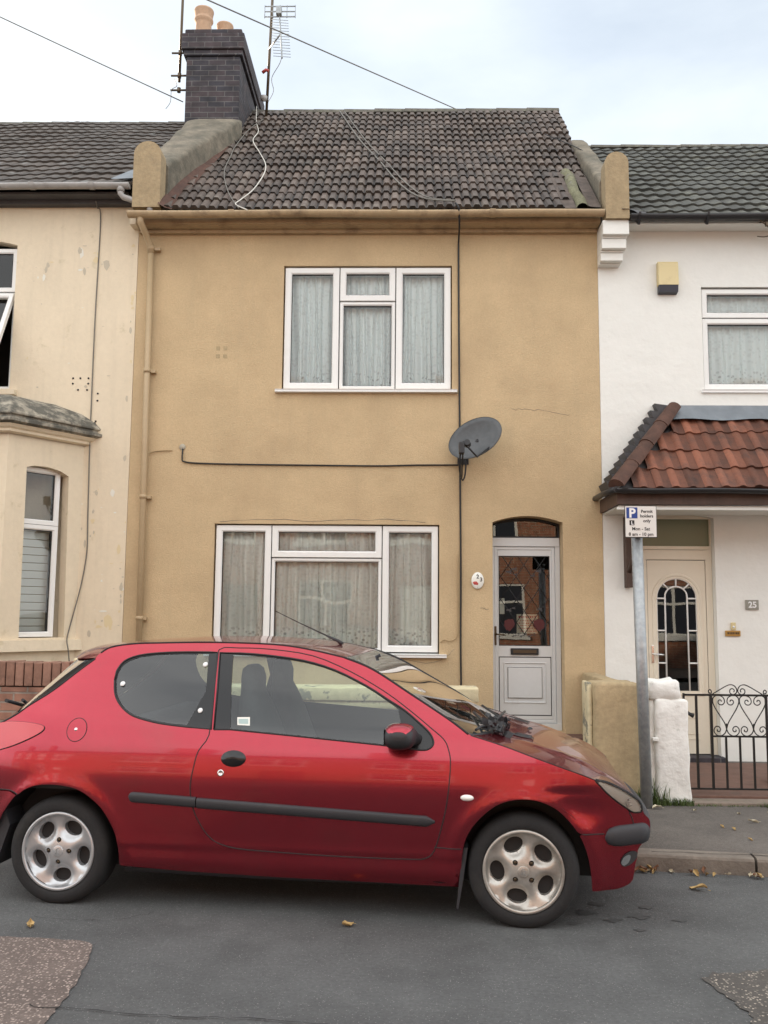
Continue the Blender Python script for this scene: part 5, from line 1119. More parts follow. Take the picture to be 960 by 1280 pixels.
# roof spoiler lip
b = MB(); cap(b, [(.078, 1.296), (.102, 1.325), (.11, 1.328), (.085, 1.290)], [(-.25, 1.280), (-.20, 1.318), (-.19, 1.322), (-.24, 1.272)], ex=2.6); b.done('spoiler', RED, roof)
# fuel flap
fc = [(.072+.056*math.cos(a), .918+.060*math.sin(a)) for a in [2*PI*k/28 for k in range(28)]]
ff = patch('fuel_flap', fc, RED, car, off=.0015, step=.03); seam('flap_gap', fc+[fc[0]], ff, sm=False, r=.0022, off=.001)
b = MB(); b.lathe([(.009, 0), (.006, .003), (0, .004)], (.066, 0, .920), 'y', 10)
for v in b.b.verts: v.co.y = -(S(v.co.x, v.co.z)+.0015+v.co.y)
b.done('flap_lock', M['chrome'], ff)
for (dx_, dz_) in CAR['dots']:
    b = MB(); b.lathe([(.013, -.006), (.013, .003), (.008, .006), (0, .007)], (dx_, 0, dz_), 'y', 14)
    for v in b.b.verts: v.co.y = -(S(v.co.x, v.co.z)+v.co.y)
    b.done('window_bolt', M['letter_white'], car)
# far bolts too
# windscreen pillar/sill: plastic sill shadow line under the door
b = MB(); rows2 = []
for k in range(25):
    x = .37+1.8*k/24; z = .205-.010*math.sin(PI*k/24); rows2.append([(x, -S(x, z), z), (x, -S(x, z)+.03, z-.028), (x, -.55, z-.03), (x, .55, z-.03), (x, S(x, z)-.03, z-.028), (x, S(x, z), z)])
b.grid(rows2); b.done('underside', M['car_inside'], car)
# mirror
for sd_ in (-1, 1):
    dcar = [c for c in car.children if c.name.startswith('door') and not c.name.startswith('door_')][0 if sd_ < 0 else 1]
    b = MB(); rws = []
    cx, cz = 1.866, .935; ybase = S(1.91, .92)
    for (oy, sx, sz, dx, dz) in ((-.01, .055, .030, .05, -.02), (.03, .060, .035, .035, -.012), (.055, .074, .056, .01, 0), (.09, .080, .064, -.002, .002), (.14, .078, .062, -.004, .004), (.175, .066, .050, -.004, .004), (.195, .040, .028, -.004, .004), (.198, .01, .008, -.004, .004)):
        rws.append([(cx+dx+sx*math.copysign(abs(math.cos(a))**.75, math.cos(a)), sd_*(ybase+oy), cz+dz+sz*math.copysign(abs(math.sin(a))**.8, math.sin(a))) for a in [2*PI*k/22 for k in range(22)]])
    b.grid(rws, close=True); b.f(rws[-1]); b.f(rws[0]); mi_ = b.done('door_mirror', M['black_plastic'], dcar)
    b = MB(); rws = []
    for (oy, sx, sz) in ((.055, .077, .060), (.09, .084, .068), (.14, .082, .066), (.175, .069, .053), (.19, .045, .034)):
        rws.append([(cx-.001+sx*math.copysign(abs(math.cos(a))**.75, math.cos(a)), sd_*(ybase+oy+.001), cz+.004+sz*math.copysign(abs(math.sin(a))**.8, math.sin(a))) for a in [PI*.22+PI*.60*k/12 for k in range(13)]])
    b.grid(rws); b.done('mirror_cap', RED, mi_)
    b = MB(); b.f([(cx-.078, sd_*(ybase+.06+.1*q), cz+.05*w) for q, w in ((0, -.8), (1, -.8), (1.05, 0), (1, .9), (0, .9))]); b.done('mirror_glass', M['chrome'], mi_, norm=False)
# sticker on the door glass
b = MB(); pts_ = onS([(.963, 1.001), (1.033, 1.003), (1.039, .960), (.969, .9615)], -.005, -1); b.f([Vector(p) for p in pts_]); o = b.done('sticker', M['plaque_white'], car, norm=False)
b = MB(); pts_ = onS([(.971, .993), (1.025, .995), (1.030, .968), (.976, .969)], -.0035, -1); b.f([Vector(p) for p in pts_]); b.done('sticker_print', M['car_glass_dark'], o, norm=False)
# aerial
b = MB(); b.tube([(1.40, 0, 1.372), (1.37, 0, 1.395), (1.30, 0, 1.425)], .010, n=8, rs=[.016, .010, .006]); b.tube([(1.31, 0, 1.421), (1.13, 0, 1.50), (.97, 0, 1.575)], .0035, n=6, rs=[.005, .0035, .0025]); b.done('aerial', M['black_plastic'], roof)
# wipers with debris at the base of the windscreen
b = MB()
for pts_ in ([(2.36, -.52, .945), (2.30, -.50, .965), (2.22, -.25, 1.003)], [(2.38, -.40, .95), (2.27, -.62, .965), (2.245, -.68, .955)], [(2.43, -.02, .935), (2.36, .05, .950), (2.26, .32, .985)], [(2.33, -.50, .97), (2.38, -.20, .985), (2.40, -.02, .985)]): b.tube(pts_, .008, n=6)
b.box(2.335, 2.40, -.56, -.50, .925, .965, .008); b.done('windscreen_wiper', M['black_plastic'], car)
b = MB(); rnd = random.Random(3)
for k in range(46):
    c = Vector((rnd.uniform(2.30, 2.42), rnd.uniform(-.62, -.25), 0)); c.z = 1.004-(c.x-2.2)*.36+rnd.uniform(-.005, .035)-.1*abs(c.y+.42)**2; s_ = rnd.uniform(.012, .035); q = mathutils.Euler((rnd.random()*6, rnd.random()*6, rnd.random()*6)).to_matrix()
    b.f([c+q@Vector(v)*s_ for v in ((-1, -.5, 0), (0, -.6, .2), (1, 0, 0), (0, .6, .2), (-.8, .5, 0))])
o = b.done('leaf_debris', M['black_plastic'], car, norm=False); o['kind'] = 'stuff'
# cabin
b = MB(); b.box(.0, 2.25, -.62, .62, .17, .34); b.box(-.35, .10, -.60, .60, .30, .80, .03); o = b.done('floor_pan', M['car_inside'], car)
b = MB(); b.box(2.32, 3.02, -.55, .55, .20, .62); b.box(-.42, .1, -.52, .52, .20, .5); b.done('engine_bay', M['car_inside'], car)
def seat(y):
    b = MB(); rws = []
    for (x, z, w, d) in ((1.13, .42, .22, .10), (1.10, .55, .25, .11), (1.04, .75, .26, .10), (.98, .95, .23, .085), (.95, 1.06, .17, .07), (.94, 1.11, .13, .055), (.94, 1.19, .135, .055), (.935, 1.24, .12, .045), (.935, 1.262, .08, .02)):
        rws.append([(x+d*math.copysign(abs(math.cos(a))**.6, math.cos(a)), y+w*math.copysign(abs(math.sin(a))**.6, math.sin(a)), z) for a in [2*PI*k/20 for k in range(20)]])
    b.grid(rws, close=True); b.f(rws[-1]); b.box(1.08, 1.58, y-.25, y+.25, .34, .50, .04); b.done('seat', M['seat_cloth'], car)
seat(-.36); seat(.36)
b = MB(); b.box(.18, .35, -.56, .56, .45, .95, .05); b.box(.3, .72, -.56, .56, .34, .52, .05); b.done('rear_bench', M['seat_cloth'], car)
b = MB(); b.prism([(1.92, .60), (2.36, .60), (2.34, .89), (2.18, .935), (2.02, .92), (1.93, .86)], 'y', -.66, .66); b.done('dashboard', M['car_inside'], car)
b = MB(); cw = Vector((1.80, -.36, .90)); ax = Matrix.Rotation(R(-62), 3, 'Y'); b.tube([cw+ax@Vector((.175*math.cos(a), .175*math.sin(a), 0)) for a in [2*PI*k/28 for k in range(29)]], .016, n=8, caps=False)
b.tube([cw, cw+Vector((.18, 0, -.09))], .03); b.tube([cw+ax@Vector((0, -.17, 0)), cw+ax@Vector((0, .17, 0))], .016, n=6); b.tube([cw+ax@Vector((-.17, 0, 0)), cw], .016, n=6); b.done('steering_wheel', M['car_inside'], car)
b = MB(); b.box(1.55, 1.60, -.10, .10, 1.24, 1.30, .012); b.tube([(1.60, 0, 1.29), (1.64, 0, 1.31)], .01); b.done('interior_mirror', M['car_inside'], car)
# wheel wells
for ax in (0, WB):
    for sd_ in (-1, 1):
        b = MB(); pr = [(ax+.385*math.cos(a), .265+.385*math.sin(a)) for a in [R(-9)+R(198)*k/20 for k in range(21)]]
        b.grid([[(x, sd_*(S(x, z)-.012), z) for x, z in pr], [(x, sd_*.56, z) for x, z in pr]]); b.f([(x, sd_*.56, z) for x, z in pr]); b.done('wheel_arch_liner', M['gasket'], car, norm=False)
b = MB(); fl_ = [(2.147, .085), (2.157, .078), (2.178, .20), (2.205, .38), (2.185, .38), (2.165, .25)]
b.prism(fl_, 'y', -.81, -.66); b.done('mud_flap', M['trim_rubber'], car); b = MB(); b.prism(fl_, 'y', .66, .81); b.done('mud_flap', M['trim_rubber'], car)
b = MB(); b.prism([(-.40, .20), (-.36, .18), (-.29, .40), (-.33, .50)], 'y', -.80, -.64); b.done('mud_flap', M['trim_rubber'], car)
# wheels
def wheel(ax, sd_, hole0, bolt0, m):
    yo = -.818 if sd_ < 0 else .818; RT = .283; cz = .275
    def Y(d): return yo-sd_*d                            # d = inwards
    t = MB(); prof = [(.205, .012), (.212, .004), (.222, .000), (.245, .000), (.262, .006), (.274, .018), (RT-.003, .032), (RT, .05), (RT, .165), (.272, .185), (.24, .19), (.2, .18)]
    rings = [[(ax+r*math.cos(a), Y(d), cz+r*math.sin(a)) for a in [2*PI*k/56 for k in range(56)]] for r, d in prof]
    t.grid(rings, close=True); wh = t.done('wheel', M['tyre'], car); 
    f = MB(); Rr = .203
    ovs = []
    for k in range(5):
        a = R(hole0+72*k); c = (.132*math.cos(a), .132*math.sin(a)); ta = a+PI/2+R(8); ovs.append([(c[0]+.052*math.cos(q)*math.cos(ta)-.037*math.sin(q)*math.sin(ta), c[1]+.052*math.cos(q)*math.sin(ta)+.037*math.sin(q)*math.cos(ta)) for q in [2*PI*j/22 for j in range(22)]])
    bolts = [[(.0575*math.cos(R(bolt0+90*k))+.0135*math.cos(q), .0575*math.sin(R(bolt0+90*k))+.0135*math.sin(q)) for q in [2*PI*j/12 for j in range(12)]] for k in range(4)]
    def D(x, z):                                          # dish depth of the rim face
        r = math.hypot(x, z); d = .018+.010*math.exp(-(r/.05)**4*0)*0; d = .020-.012*max(0, 1-(r/.08)**2) if r < .08 else .020+.010*math.sin(min(1, (r-.08)/.11)*PI)
        if r > .188: d = .014
        for o_ in ovs:
            cx_ = sum(p[0] for p in o_)/22; cz_ = sum(p[1] for p in o_)/22; q = math.hypot(x-cx_, z-cz_)
            d += .020*math.exp(-((q-.038)/.020)**2)*(1 if r < .185 else 0)
        return d
    outl = [(.188*math.cos(2*PI*k/64), .188*math.sin(2*PI*k/64)) for k in range(64)]
    V, F = cdt(outl, ovs+bolts, .0095); vv = [f.b.verts.new((ax+v[0], Y(D(v[0], v[1])), cz+v[1])) for v in V]
    for q in F:
        try: fc_ = f.b.faces.new([vv[i] for i in q]); fc_.smooth = True
        except ValueError: pass
    for hp_ in ovs+bolts: dd = .05 if hp_ in ovs else .02; f.grid([[(ax+x, Y(D(x, z)), cz+z) for x, z in hp_], [(ax+x*.99, Y(D(x, z)+dd), cz+z*.99) for x, z in hp_]], close=True)
    f.grid([[(ax+r*math.cos(a), Y(d), cz+r*math.sin(a)) for a in [2*PI*k/64 for k in range(64)]] for r, d in ((.188, .014), (.190, .004), (.194, .001), (.203, .001), (.206, .006), (.206, .03))], close=True)
    rim = f.done('rim', m, wh)
    for p in rim.data.polygons: p.use_smooth = True
    g_ = MB(); g_.grid([[(ax+r*math.cos(a), Y(.075), cz+r*math.sin(a)) for a in [2*PI*k/32 for k in range(32)]] for r in (.19, .10, .001)], close=True); g_.done('brake_backing', M['gasket'], wh)
    g_ = MB()
    for k in range(4): a = R(bolt0+90*k); g_.grid([[(ax+.0575*math.cos(a)+r*math.cos(q), Y(d), cz+.0575*math.sin(a)+r*math.sin(q)) for q in [2*PI*j/6 for j in range(6)]] for r, d in ((.009, .028), (.009, .016), (.006, .014), (.0005, .014))], close=True)
    g_.done('wheel_bolt', M['bronze'], wh)
    g_ = MB(); g_.grid([[(ax+r*math.cos(q), Y(d), cz+r*math.sin(q)) for q in [2*PI*j/28 for j in range(28)]] for r, d in ((.030, .012), (.029, .006), (.026, .0045), (.0005, .004))], close=True)
    g_.mi = 1                                             # small raised cast emblem on the centre cap
    for pts_ in ([(-.012, -.014), (-.004, -.004), (-.010, .006), (-.002, .016), (.008, .014)], [(-.002, .012), (.006, .002), (.014, .006)], [(.004, .000), (.002, -.010), (.010, -.016)]): g_.tube([(ax+x, Y(.0035), cz+z) for x, z in pts_], .0018, n=5)
    g_.done('wheel_cap', [m, M['steel']], wh)
wheel(0, -1, 60, 0, M['alloy']); wheel(WB, -1, 40, 45, M['alloy_front']); wheel(0, 1, 30, 0, M['alloy']); wheel(WB, 1, 20, 45, M['alloy_front'])
# ================================================================ fittings on the houses
def spatial(b, pts, r, n=6, k=6): b.tube(cr(pts, k), r, n=n)
sd = thing('satellite_dish', 'grey oval satellite dish fixed to the tan wall between the upper window and the door', 'satellite dish', (.62, 9.45, 3.2))
dc = Vector((.705, 9.20, 3.395)); dm = Matrix.Rotation(R(-24), 3, 'Z') @ Matrix.Rotation(R(-14), 3, 'X') @ Matrix.Rotation(R(-24), 3, 'Y')
b = MB(); rws = []; N_ = 40
for (s_, d_) in ((1.0, -.002), (1.0, .006), (.985, .000), (.8, .018), (.6, .031), (.4, .040), (.2, .045), (.02, .047)): rws.append([dc+dm@Vector((.300*s_*math.cos(a), d_, .218*s_*math.sin(a))) for a in [2*PI*k/N_ for k in range(N_)]])
b.grid(rws, close=True); b.grid([[p+dm@Vector((0, .008 if i else 0, 0)) for p in r_] for i, r_ in enumerate(rws[1:])][::-1], close=True); b.done('dish_reflector', M['dish_grey'], sd)
b = MB(); b.tube([dc+dm@Vector((.02, .05, -.02)), (.60, 9.40, 3.28), (.60, 9.49, 3.26)], .022, n=10); b.box(.54, .66, 9.478, 9.498, 3.16, 3.36, .003); b.tube([dc+dm@Vector((.10, .02, -.17)), (.71, 8.98, 3.155), (.600, 8.86, 3.245)], .011, n=6); b.done('mounting_arm', M['black_plastic'], sd)
b = MB(); b.tube([(.600, 8.84, 3.28), (.61, 8.92, 3.27)], .034, n=14, rs=[.030, .036]); b.box(.52, .575, 8.83, 8.93, 3.165, 3.285, .012); b.tube([(.56, 8.88, 3.28), (.60, 8.86, 3.27)], .022, n=8); b.done('receiver', M['black_plastic'], sd)
cb = MB(); spatial(cb, [(.535, 8.86, 3.18), (.53, 8.95, 3.02), (.575, 9.2, 2.95), (.61, 9.35, 3.02), (.625, 9.42, 3.14), (.62, 9.45, 3.2)], .009); spatial(cb, [(.56, 8.86, 3.18), (.56, 9.0, 3.06), (.575, 9.3, 3.0), (.572, 9.47, 3.02)], .008); cb.done('cable_loop', M['cable_black'], sd)
b = MB(); spatial(b, [(.50, 9.14, 5.93), (.535, 9.13, 5.86), (.55, 9.25, 5.72), (.553, 9.42, 5.66), (.553, 9.482, 5.5), (.557, 9.485, 4.6), (.566, 9.485, 3.4), (.569, 9.485, 2.9), (.575, 9.485, 2.0), (.572, 9.485, 1.3), (.576, 9.485, .85), (.576, 9.485, .3)], .010)
tag(b.done('cable', M['cable_black'], None), 'thick black cable running down the tan wall from the gutter past the dish', 'cable')
b = MB(); spatial(b, [(-2.423, 9.49, 3.32), (-2.425, 9.482, 3.22), (-2.40, 9.484, 3.178), (-2.2, 9.486, 3.160), (-1.6, 9.486, 3.150), (-.9, 9.486, 3.145), (-.3, 9.486, 3.142), (.1, 9.486, 3.152), (.55, 9.486, 3.155)], .0085)
tag(b.done('cable', M['cable_black'], None), 'thin black cable running level across the tan wall between the two windows', 'cable')
b = MB(); spatial(b, [(-2.80, 9.45, 3.25), (-2.75, 9.482, 3.285), (-2.62, 9.486, 3.30), (-2.54, 9.49, 3.30)], .006); tag(b.done('cable', M['cable_tan'], None), 'short tan painted cable curling out from behind the tan downpipe', 'cable')
b = MB(); b.lathe([(.035, .0), (.03, -.008), (0, -.010)], (-2.43, 9.497, 3.34), 'y', 14); tag(b.done('wall_plug', M['mortar'], None), 'grey filler blob where the level black cable enters the tan wall', 'wall plug')
b = MB(); spatial(b, [(.545, 9.485, 2.2), (.545, 9.485, 1.5), (.535, 9.485, 1.34), (.47, 9.485, 1.29), (.40, 9.487, 1.30), (.36, 9.49, 1.27)], .005); tag(b.done('cable', M['cable_tan'], None), 'tan painted cable beside the black one, curling in under the lower window sill', 'cable')
b = MB(); spatial(b, [(-3.46, 9.38, 6.08), (-3.455, 9.42, 6.02), (-3.435, 9.485, 5.90), (-3.446, 9.487, 4.75), (-3.441, 9.487, 3.50), (-3.425, 9.487, 2.6), (-3.418, 9.487, 2.19), (-3.46, 9.482, 1.85), (-3.52, 9.450, 1.52), (-3.55, 9.405, 1.31), (-3.52, 9.32, 1.24), (-3.50, 9.31, 1.16), (-3.49, 9.38, .9)], .0065)
tag(b.done('cable', M['cable_grey'], None), 'thin dark cable running down the cream wall beside the bay window', 'cable')
def sl(x, y, n=.06): return (x, y-.69*n, ZE+.951*(y-YE)+.725*n)
b = MB(); spatial(b, [sl(-2.204, 12.24, .12), sl(-2.13, 11.8), sl(-2.031, 11.42), sl(-2.04, 11.1), sl(-1.88, 10.7), sl(-1.741, 10.34), sl(-1.705, 10.03), sl(-1.749, 9.62), sl(-1.84, 9.36), sl(-1.868, 9.25), sl(-1.716, 9.12)], .0065); tag(b.done('cable', M['cable_white'], None), 'loose white cable lying over the brown roof tiles', 'cable')
b = MB(); spatial(b, [sl(-2.05, 11.9), sl(-2.174, 11.48), sl(-2.23, 10.9), sl(-2.22, 10.592), sl(-2.189, 10.1), sl(-2.019, 9.56), sl(-1.817, 9.16)], .006); tag(b.done('cable', M['cable_grey'], None), 'thin grey cable on the brown roof tiles left of the white one', 'cable')
b = MB(); spatial(b, [sl(-.995, 12.18, .07), sl(-.642, 11.11), sl(-.35, 10.4), sl(-.099, 9.754), sl(.15, 9.40), (.50, 9.14, 5.95)], .009); spatial(b, [sl(-.93, 12.18, .07), sl(-.55, 11.05), sl(-.28, 10.4), sl(-.04, 9.80), sl(.20, 9.42), (.50, 9.14, 5.96)], .007); tag(b.done('cable', M['cable_grey'], None), 'twisted grey drop cable crossing the brown roof tiles down to the gutter', 'cable')
b = MB(); spatial(b, [sl(1.76, 11.1, .12), sl(2.135, 10.62, .10), (2.3, 10.0, 6.75), (2.34, 9.5, 6.42), (2.38, 9.1, 6.22)], .006); tag(b.done('cable', M['cable_black'], None), 'thin black wire crossing the right hand parapet end', 'cable')
b = MB(); spatial(b, [(3.75, 9.40, 5.80), (3.80, 9.2, 5.74), (3.86, 9.2, 5.70), (3.84, 9.2, 5.60), (3.78, 9.22, 5.58), (3.74, 9.3, 5.62)], .006); spatial(b, [(3.70, 9.2, 5.78), (3.80, 9.2, 5.70), (3.95, 9.3, 5.66), (4.4, 9.4, 5.64)], .006); b.box(3.79, 3.83, 9.18, 9.22, 5.69, 5.73, .005); tag(b.done('cable', M['bronze'], None), 'rusty wire with a small clamp hanging under the black gutter of the white house', 'cable')
# overhead wires
def wire(p, q, sag, r, lab, m='cable_grey'):
    p, q = Vector(p), Vector(q); b = MB(); b.tube([p.lerp(q, k/16)-Vector((0, 0, sag*4*(k/16)*(1-k/16))) for k in range(17)], r, n=5); tag(b.done('overhead_wire', M[m], None), lab, 'wire')
wire((-12.0, 11.5, 12.95), (-3.10, 11.5, 8.52), .03, .008, 'overhead wire sloping down from the upper left to the brick chimney')
wire((-7.29, 2.5, 6.58), (1.48, 16.0, 10.79), .01, .009, 'overhead wire sloping down behind the tiled ridge, right of the chimney')
# aerials
ae = thing('tv_aerial', 'tall television aerial mast with a slanting many toothed antenna, standing by the tiled ridge', 'aerial', (-2.02, 12.0, 8.6))
b = MB(); b.tube([(-2.035, 12.0, 8.55), (-1.965, 12.0, 11.2)], .020, n=8); b.done('mast', M['bronze'], ae)
b = MB(); top = Vector((-1.86, 11.9, 10.05)); bot = Vector((-1.72, 11.3, 9.02))
b.tube([top, bot], .011, n=6); d_ = (bot-top)
for k in range(14): p = top+d_*(.10+.88*k/13); b.tube([p+Vector((-.12, 0, .02)), p+Vector((.12, 0, -.0))], .004, n=4)
for dz in (-.08, 0, .08): b.tube([top+Vector((-.22, .03, .10+dz)), top+Vector((.22, .03, .10+dz))], .010, n=5)
for dx in (-.22, -.1, .0, .1, .22): b.tube([top+Vector((dx, .03, .0)), top+Vector((dx, .03, .20))], .006, n=4)
b.box(top.x-.05, top.x+.03, top.y-.05, top.y+.03, top.z+.02, top.z+.14, .01); b.tube([(-2.02, 12.0, 9.62), (-1.79, 11.62, 9.60)], .012, n=6); b.done('antenna', M['steel'], ae)
b = MB(); b.tube([(-2.10, 11.98, 9.25), (-2.05, 11.98, 9.29), (-2.01, 11.98, 9.27)], .024, n=8); b.done('clamp', M['rose_red'], ae)
b = MB(); b.lathe([(.0, -.05), (.05, -.02), (.05, .03), (0, .06)], (-2.07, 11.97, 8.85), 'z', 10); spatial(b, [(-1.79, 11.65, 9.58), (-1.80, 11.75, 9.3), (-1.95, 11.9, 9.12), (-1.93, 11.95, 8.95), (-2.01, 11.98, 8.8)], .005); b.done('junction_box', M['gutter_grey'], ae)
ae2 = thing('tv_aerial', 'bare aerial pole strapped to the left side of the brick chimney', 'aerial', (-3.25, 11.4, 8.8))
b = MB(); b.tube([(-3.135, 11.4, 8.75), (-3.12, 11.4, 11.2)], .019, n=8); b.done('mast', M['bronze'], ae2)
for z in (9.17, 8.84, 8.63): b = MB(); b.tube([(-3.25, 11.4, z), (-3.0, 11.4, z)], .014, n=6); b.tube([(-3.135, 11.4, z-.03), (-3.135, 11.4, z+.03)], .028, n=6); b.done('bracket', M['bronze'], ae2)
b = MB(); spatial(b, [(-3.20, 11.38, 8.78), (-3.16, 11.38, 8.68), (-3.23, 11.38, 8.62), (-3.24, 11.38, 8.45), (-3.30, 11.38, 8.35)], .004); b.done('loose_wire', M['bronze'], ae2)
# burglar alarm box
ab = thing('alarm_box', 'pale yellow burglar alarm box on the upper white wall', 'alarm box', (2.82, 9.45, 5.2))
b = MB(); b.prism([(9.50, 5.395), (9.44, 5.395), (9.425, 5.375), (9.415, 5.13), (9.50, 5.13)], 'x', 2.713, 2.927); b.done('cover', M['box_cream'], ab)
b = MB(); b.prism([(9.50, 5.128), (9.417, 5.128), (9.43, 5.055), (9.50, 5.045)], 'x', 2.718, 2.922); b.done('strobe_base', M['box_dark'], ab)
# oval number plaque
pl = thing('house_number', 'white oval number plaque with a red rose beside the tan front door', 'number plaque', (.755, 9.48, 1.92))
b = MB(); ov = [(.752+.066*math.cos(a), 1.922+.089*math.sin(a)) for a in [2*PI*k/32 for k in range(32)]]
b.grid([[(x, 9.499, z) for x, z in ov], [(x, 9.484, z) for x, z in ov], [(.752+(x-.752)*.85, 9.478, 1.922+(z-1.922)*.88) for x, z in ov], [(.752+(x-.752)*.02, 9.474, 1.922+(z-1.922)*.02) for x, z in ov]], close=True); b.done('plaque', M['plaque_white'], pl)
def text(name, s_, size, loc, m, parent, align='CENTER', rot=None, ext=.001, off=0):
    cu = bpy.data.curves.new(name, 'FONT'); cu.body = s_; cu.size = size; cu.align_x = align; cu.extrude = ext; cu.offset = off; cu.resolution_u = 3
    o = bpy.data.objects.new(name, cu); link(o); o.parent = parent; o.location = Vector(loc)-OFF.get(parent.name, Vector((0, 0, 0))); o.rotation_euler = rot or (PI/2, 0, 0); cu.materials.append(M[m]); bpy.context.view_layer.update()
    me = bpy.data.meshes.new_from_object(o.evaluated_get(bpy.context.evaluated_depsgraph_get())); n = bpy.data.objects.new(name, me); link(n); n.parent = parent; n.location = o.location; n.rotation_euler = o.rotation_euler; OFF[n.name] = Vector((0, 0, 0))
    bpy.data.objects.remove(o); return n
text('digit', '2', .058, (.752, 9.4735, 1.945), 'ink', pl, off=.001); text('digit', '3', .058, (.788, 9.4745, 1.915), 'ink', pl, off=.001)
b = MB()
for (x, z, r_) in ((.725, 1.896, .020), (.745, 1.890, .016), (.712, 1.90, .012), (.738, 1.902, .014)): b.lathe([(r_, 0), (r_*.6, -.003), (0, -.004)], (x, 9.4765, z), 'y', 8)
b.done('rose', M['rose_red'], pl); b = MB(); b.lathe([(.006, 0), (0, -.003)], (.752, 9.479, 1.853), 'y', 8); b.lathe([(.006, 0), (0, -.003)], (.752, 9.479, 1.992), 'y', 8); b.done('screw', M['ink'], pl)
np_ = thing('house_number', 'small stone plaque reading 25 on the white wall', 'number plaque', (3.61, 9.48, 1.7))
b = MB(); b.box(3.541, 3.676, 9.483, 9.502, 1.642, 1.744, .004); b.done('plaque', M['slate_plaque'], np_); text('digits', '25', .088, (3.610, 9.481, 1.664), 'letter_white', np_, off=.002)
bl = thing('doorbell', 'small cream doorbell on the white wall above the brass nameplate', 'doorbell', (3.41, 9.48, 1.47)); b = MB(); b.box(3.382, 3.432, 9.482, 9.502, 1.43, 1.508, .006); b.done('housing', M['box_cream'], bl); b = MB(); b.lathe([(.013, 0), (.011, -.006), (0, -.008)], (3.407, 9.481, 1.462), 'y', 14); b.done('button', M['letter_white'], bl)
pn = thing('nameplate', 'narrow brass nameplate below the doorbell on the white wall', 'nameplate', (3.4, 9.48, 1.4)); b = MB(); b.box(3.322, 3.478, 9.486, 9.502, 1.366, 1.424, .003); b.done('plate', M['brass'], pn)
b = MB(); x = 3.342
for w in (.016, .010, .014, .012, .006, .016, .012): b.box(x, x+w, 9.483, 9.487, 1.386, 1.408); x += w+.006
b.done('engraving', M['bronze'], pn)
# papers inside the glazed door
nb = thing('paper_notice', 'white paper notice with red writing behind the glass of the tan house door', 'notice', (1.32, 9.75, 1.5)); b = MB(); b.box(1.19, 1.415, 9.745, 9.747, 1.37, 1.575); b.done('sheet', M['paper'], nb)
b = MB()
for r_, (z, h) in enumerate(((1.545, .022), (1.505, .010), (1.480, .010), (1.455, .010), (1.425, .010), (1.395, .010))):
    x = 1.21+.02*(r_ % 2); rnd = random.Random(r_)
    while x < 1.39: w = rnd.uniform(.008, .02); b.box(x, x+w, 9.7435, 9.745, z-h/2, z+h/2); x += w+rnd.uniform(.004, .014)
b.done('writing', M['rose_red'], nb)
nb2 = MB(); nb2.box(1.002, 1.06, 9.745, 9.747, 1.575, 1.745, 0); tag(nb2.done('paper_notice', M['plaque_white'], None), 'small cream card at the left edge behind the tan house door glass', 'notice')

# ================================================================ parking sign
ps = thing('parking_sign', 'white permit parking sign on a tall grey steel pole between the gate pillars', 'sign', (1.86, 7.2, .1))
b = MB(); b.tube([(1.868, 7.18, .06), (1.838, 7.18, 2.20)], .044, n=24); b.done('pole', M['steel'], ps)
b = MB(); b.tube([(1.8385, 7.18, 2.20), (1.838, 7.18, 2.215)], .046, n=24); b.done('pole_cap', M['black_plastic'], ps)
PX0, PX1, PZ0, PZ1, PY = 1.727, 1.979, 2.180, 2.434, 7.105
b = MB(); b.box(PX0, PX1, PY, PY+.005, PZ0, PZ1, .0); b.done('sign_backing', M['ink'], ps)
b = MB(); b.box(PX0+.005, PX1-.004, PY-.002, PY-.0002, PZ0+.006, PZ1-.004); sp_ = b.done('sign_plate', M['sign_white'], ps)
b = MB()
for z in (2.235, 2.38): b = MB(); b.box(1.79, 1.90, PY+.0052, 7.15, z-.012, z+.012); b.tube([(1.84, 7.18, z-.012), (1.84, 7.18, z+.012)], .050, n=20); b.done('bracket', M['steel'], ps)
def sx(f): return PX0+(PX1-PX0)*(f-105)/(905-105)
def sz(f): return PZ1-(PZ1-PZ0)*(f-130)/(905-130)
b = MB(); b.box(sx(148), sx(425), PY-.0032, PY-.0022, sz(438), sz(172)); b.done('blue_panel', M['sign_blue'], sp_)
b = MB(); b.box(sx(222), sx(345), PY-.0032, PY-.0022, sz(605), sz(485)); b.done('black_panel', M['ink'], sp_)
text('letter_P', 'P', .101, (sx(292), PY-.0037, sz(412)), 'letter_white', sp_, off=.0035, ext=.0004); text('letter_L', 'L', .038, (sx(290), PY-.0037, sz(586)), 'letter_white', sp_, off=.0012, ext=.0004)
for s_, x, z, zz in (('Permit', 658, 300, .032), ('holders', 655, 413, .032), ('only', 655, 530, .032), ('Mon - Sat', 505, 728, .034), ('8 am - 10 pm', 505, 858, .034)): text('sign_text', s_, zz*1.06, (sx(x), PY-.0025, sz(z)), 'ink', sp_, off=.0009, ext=.0003)

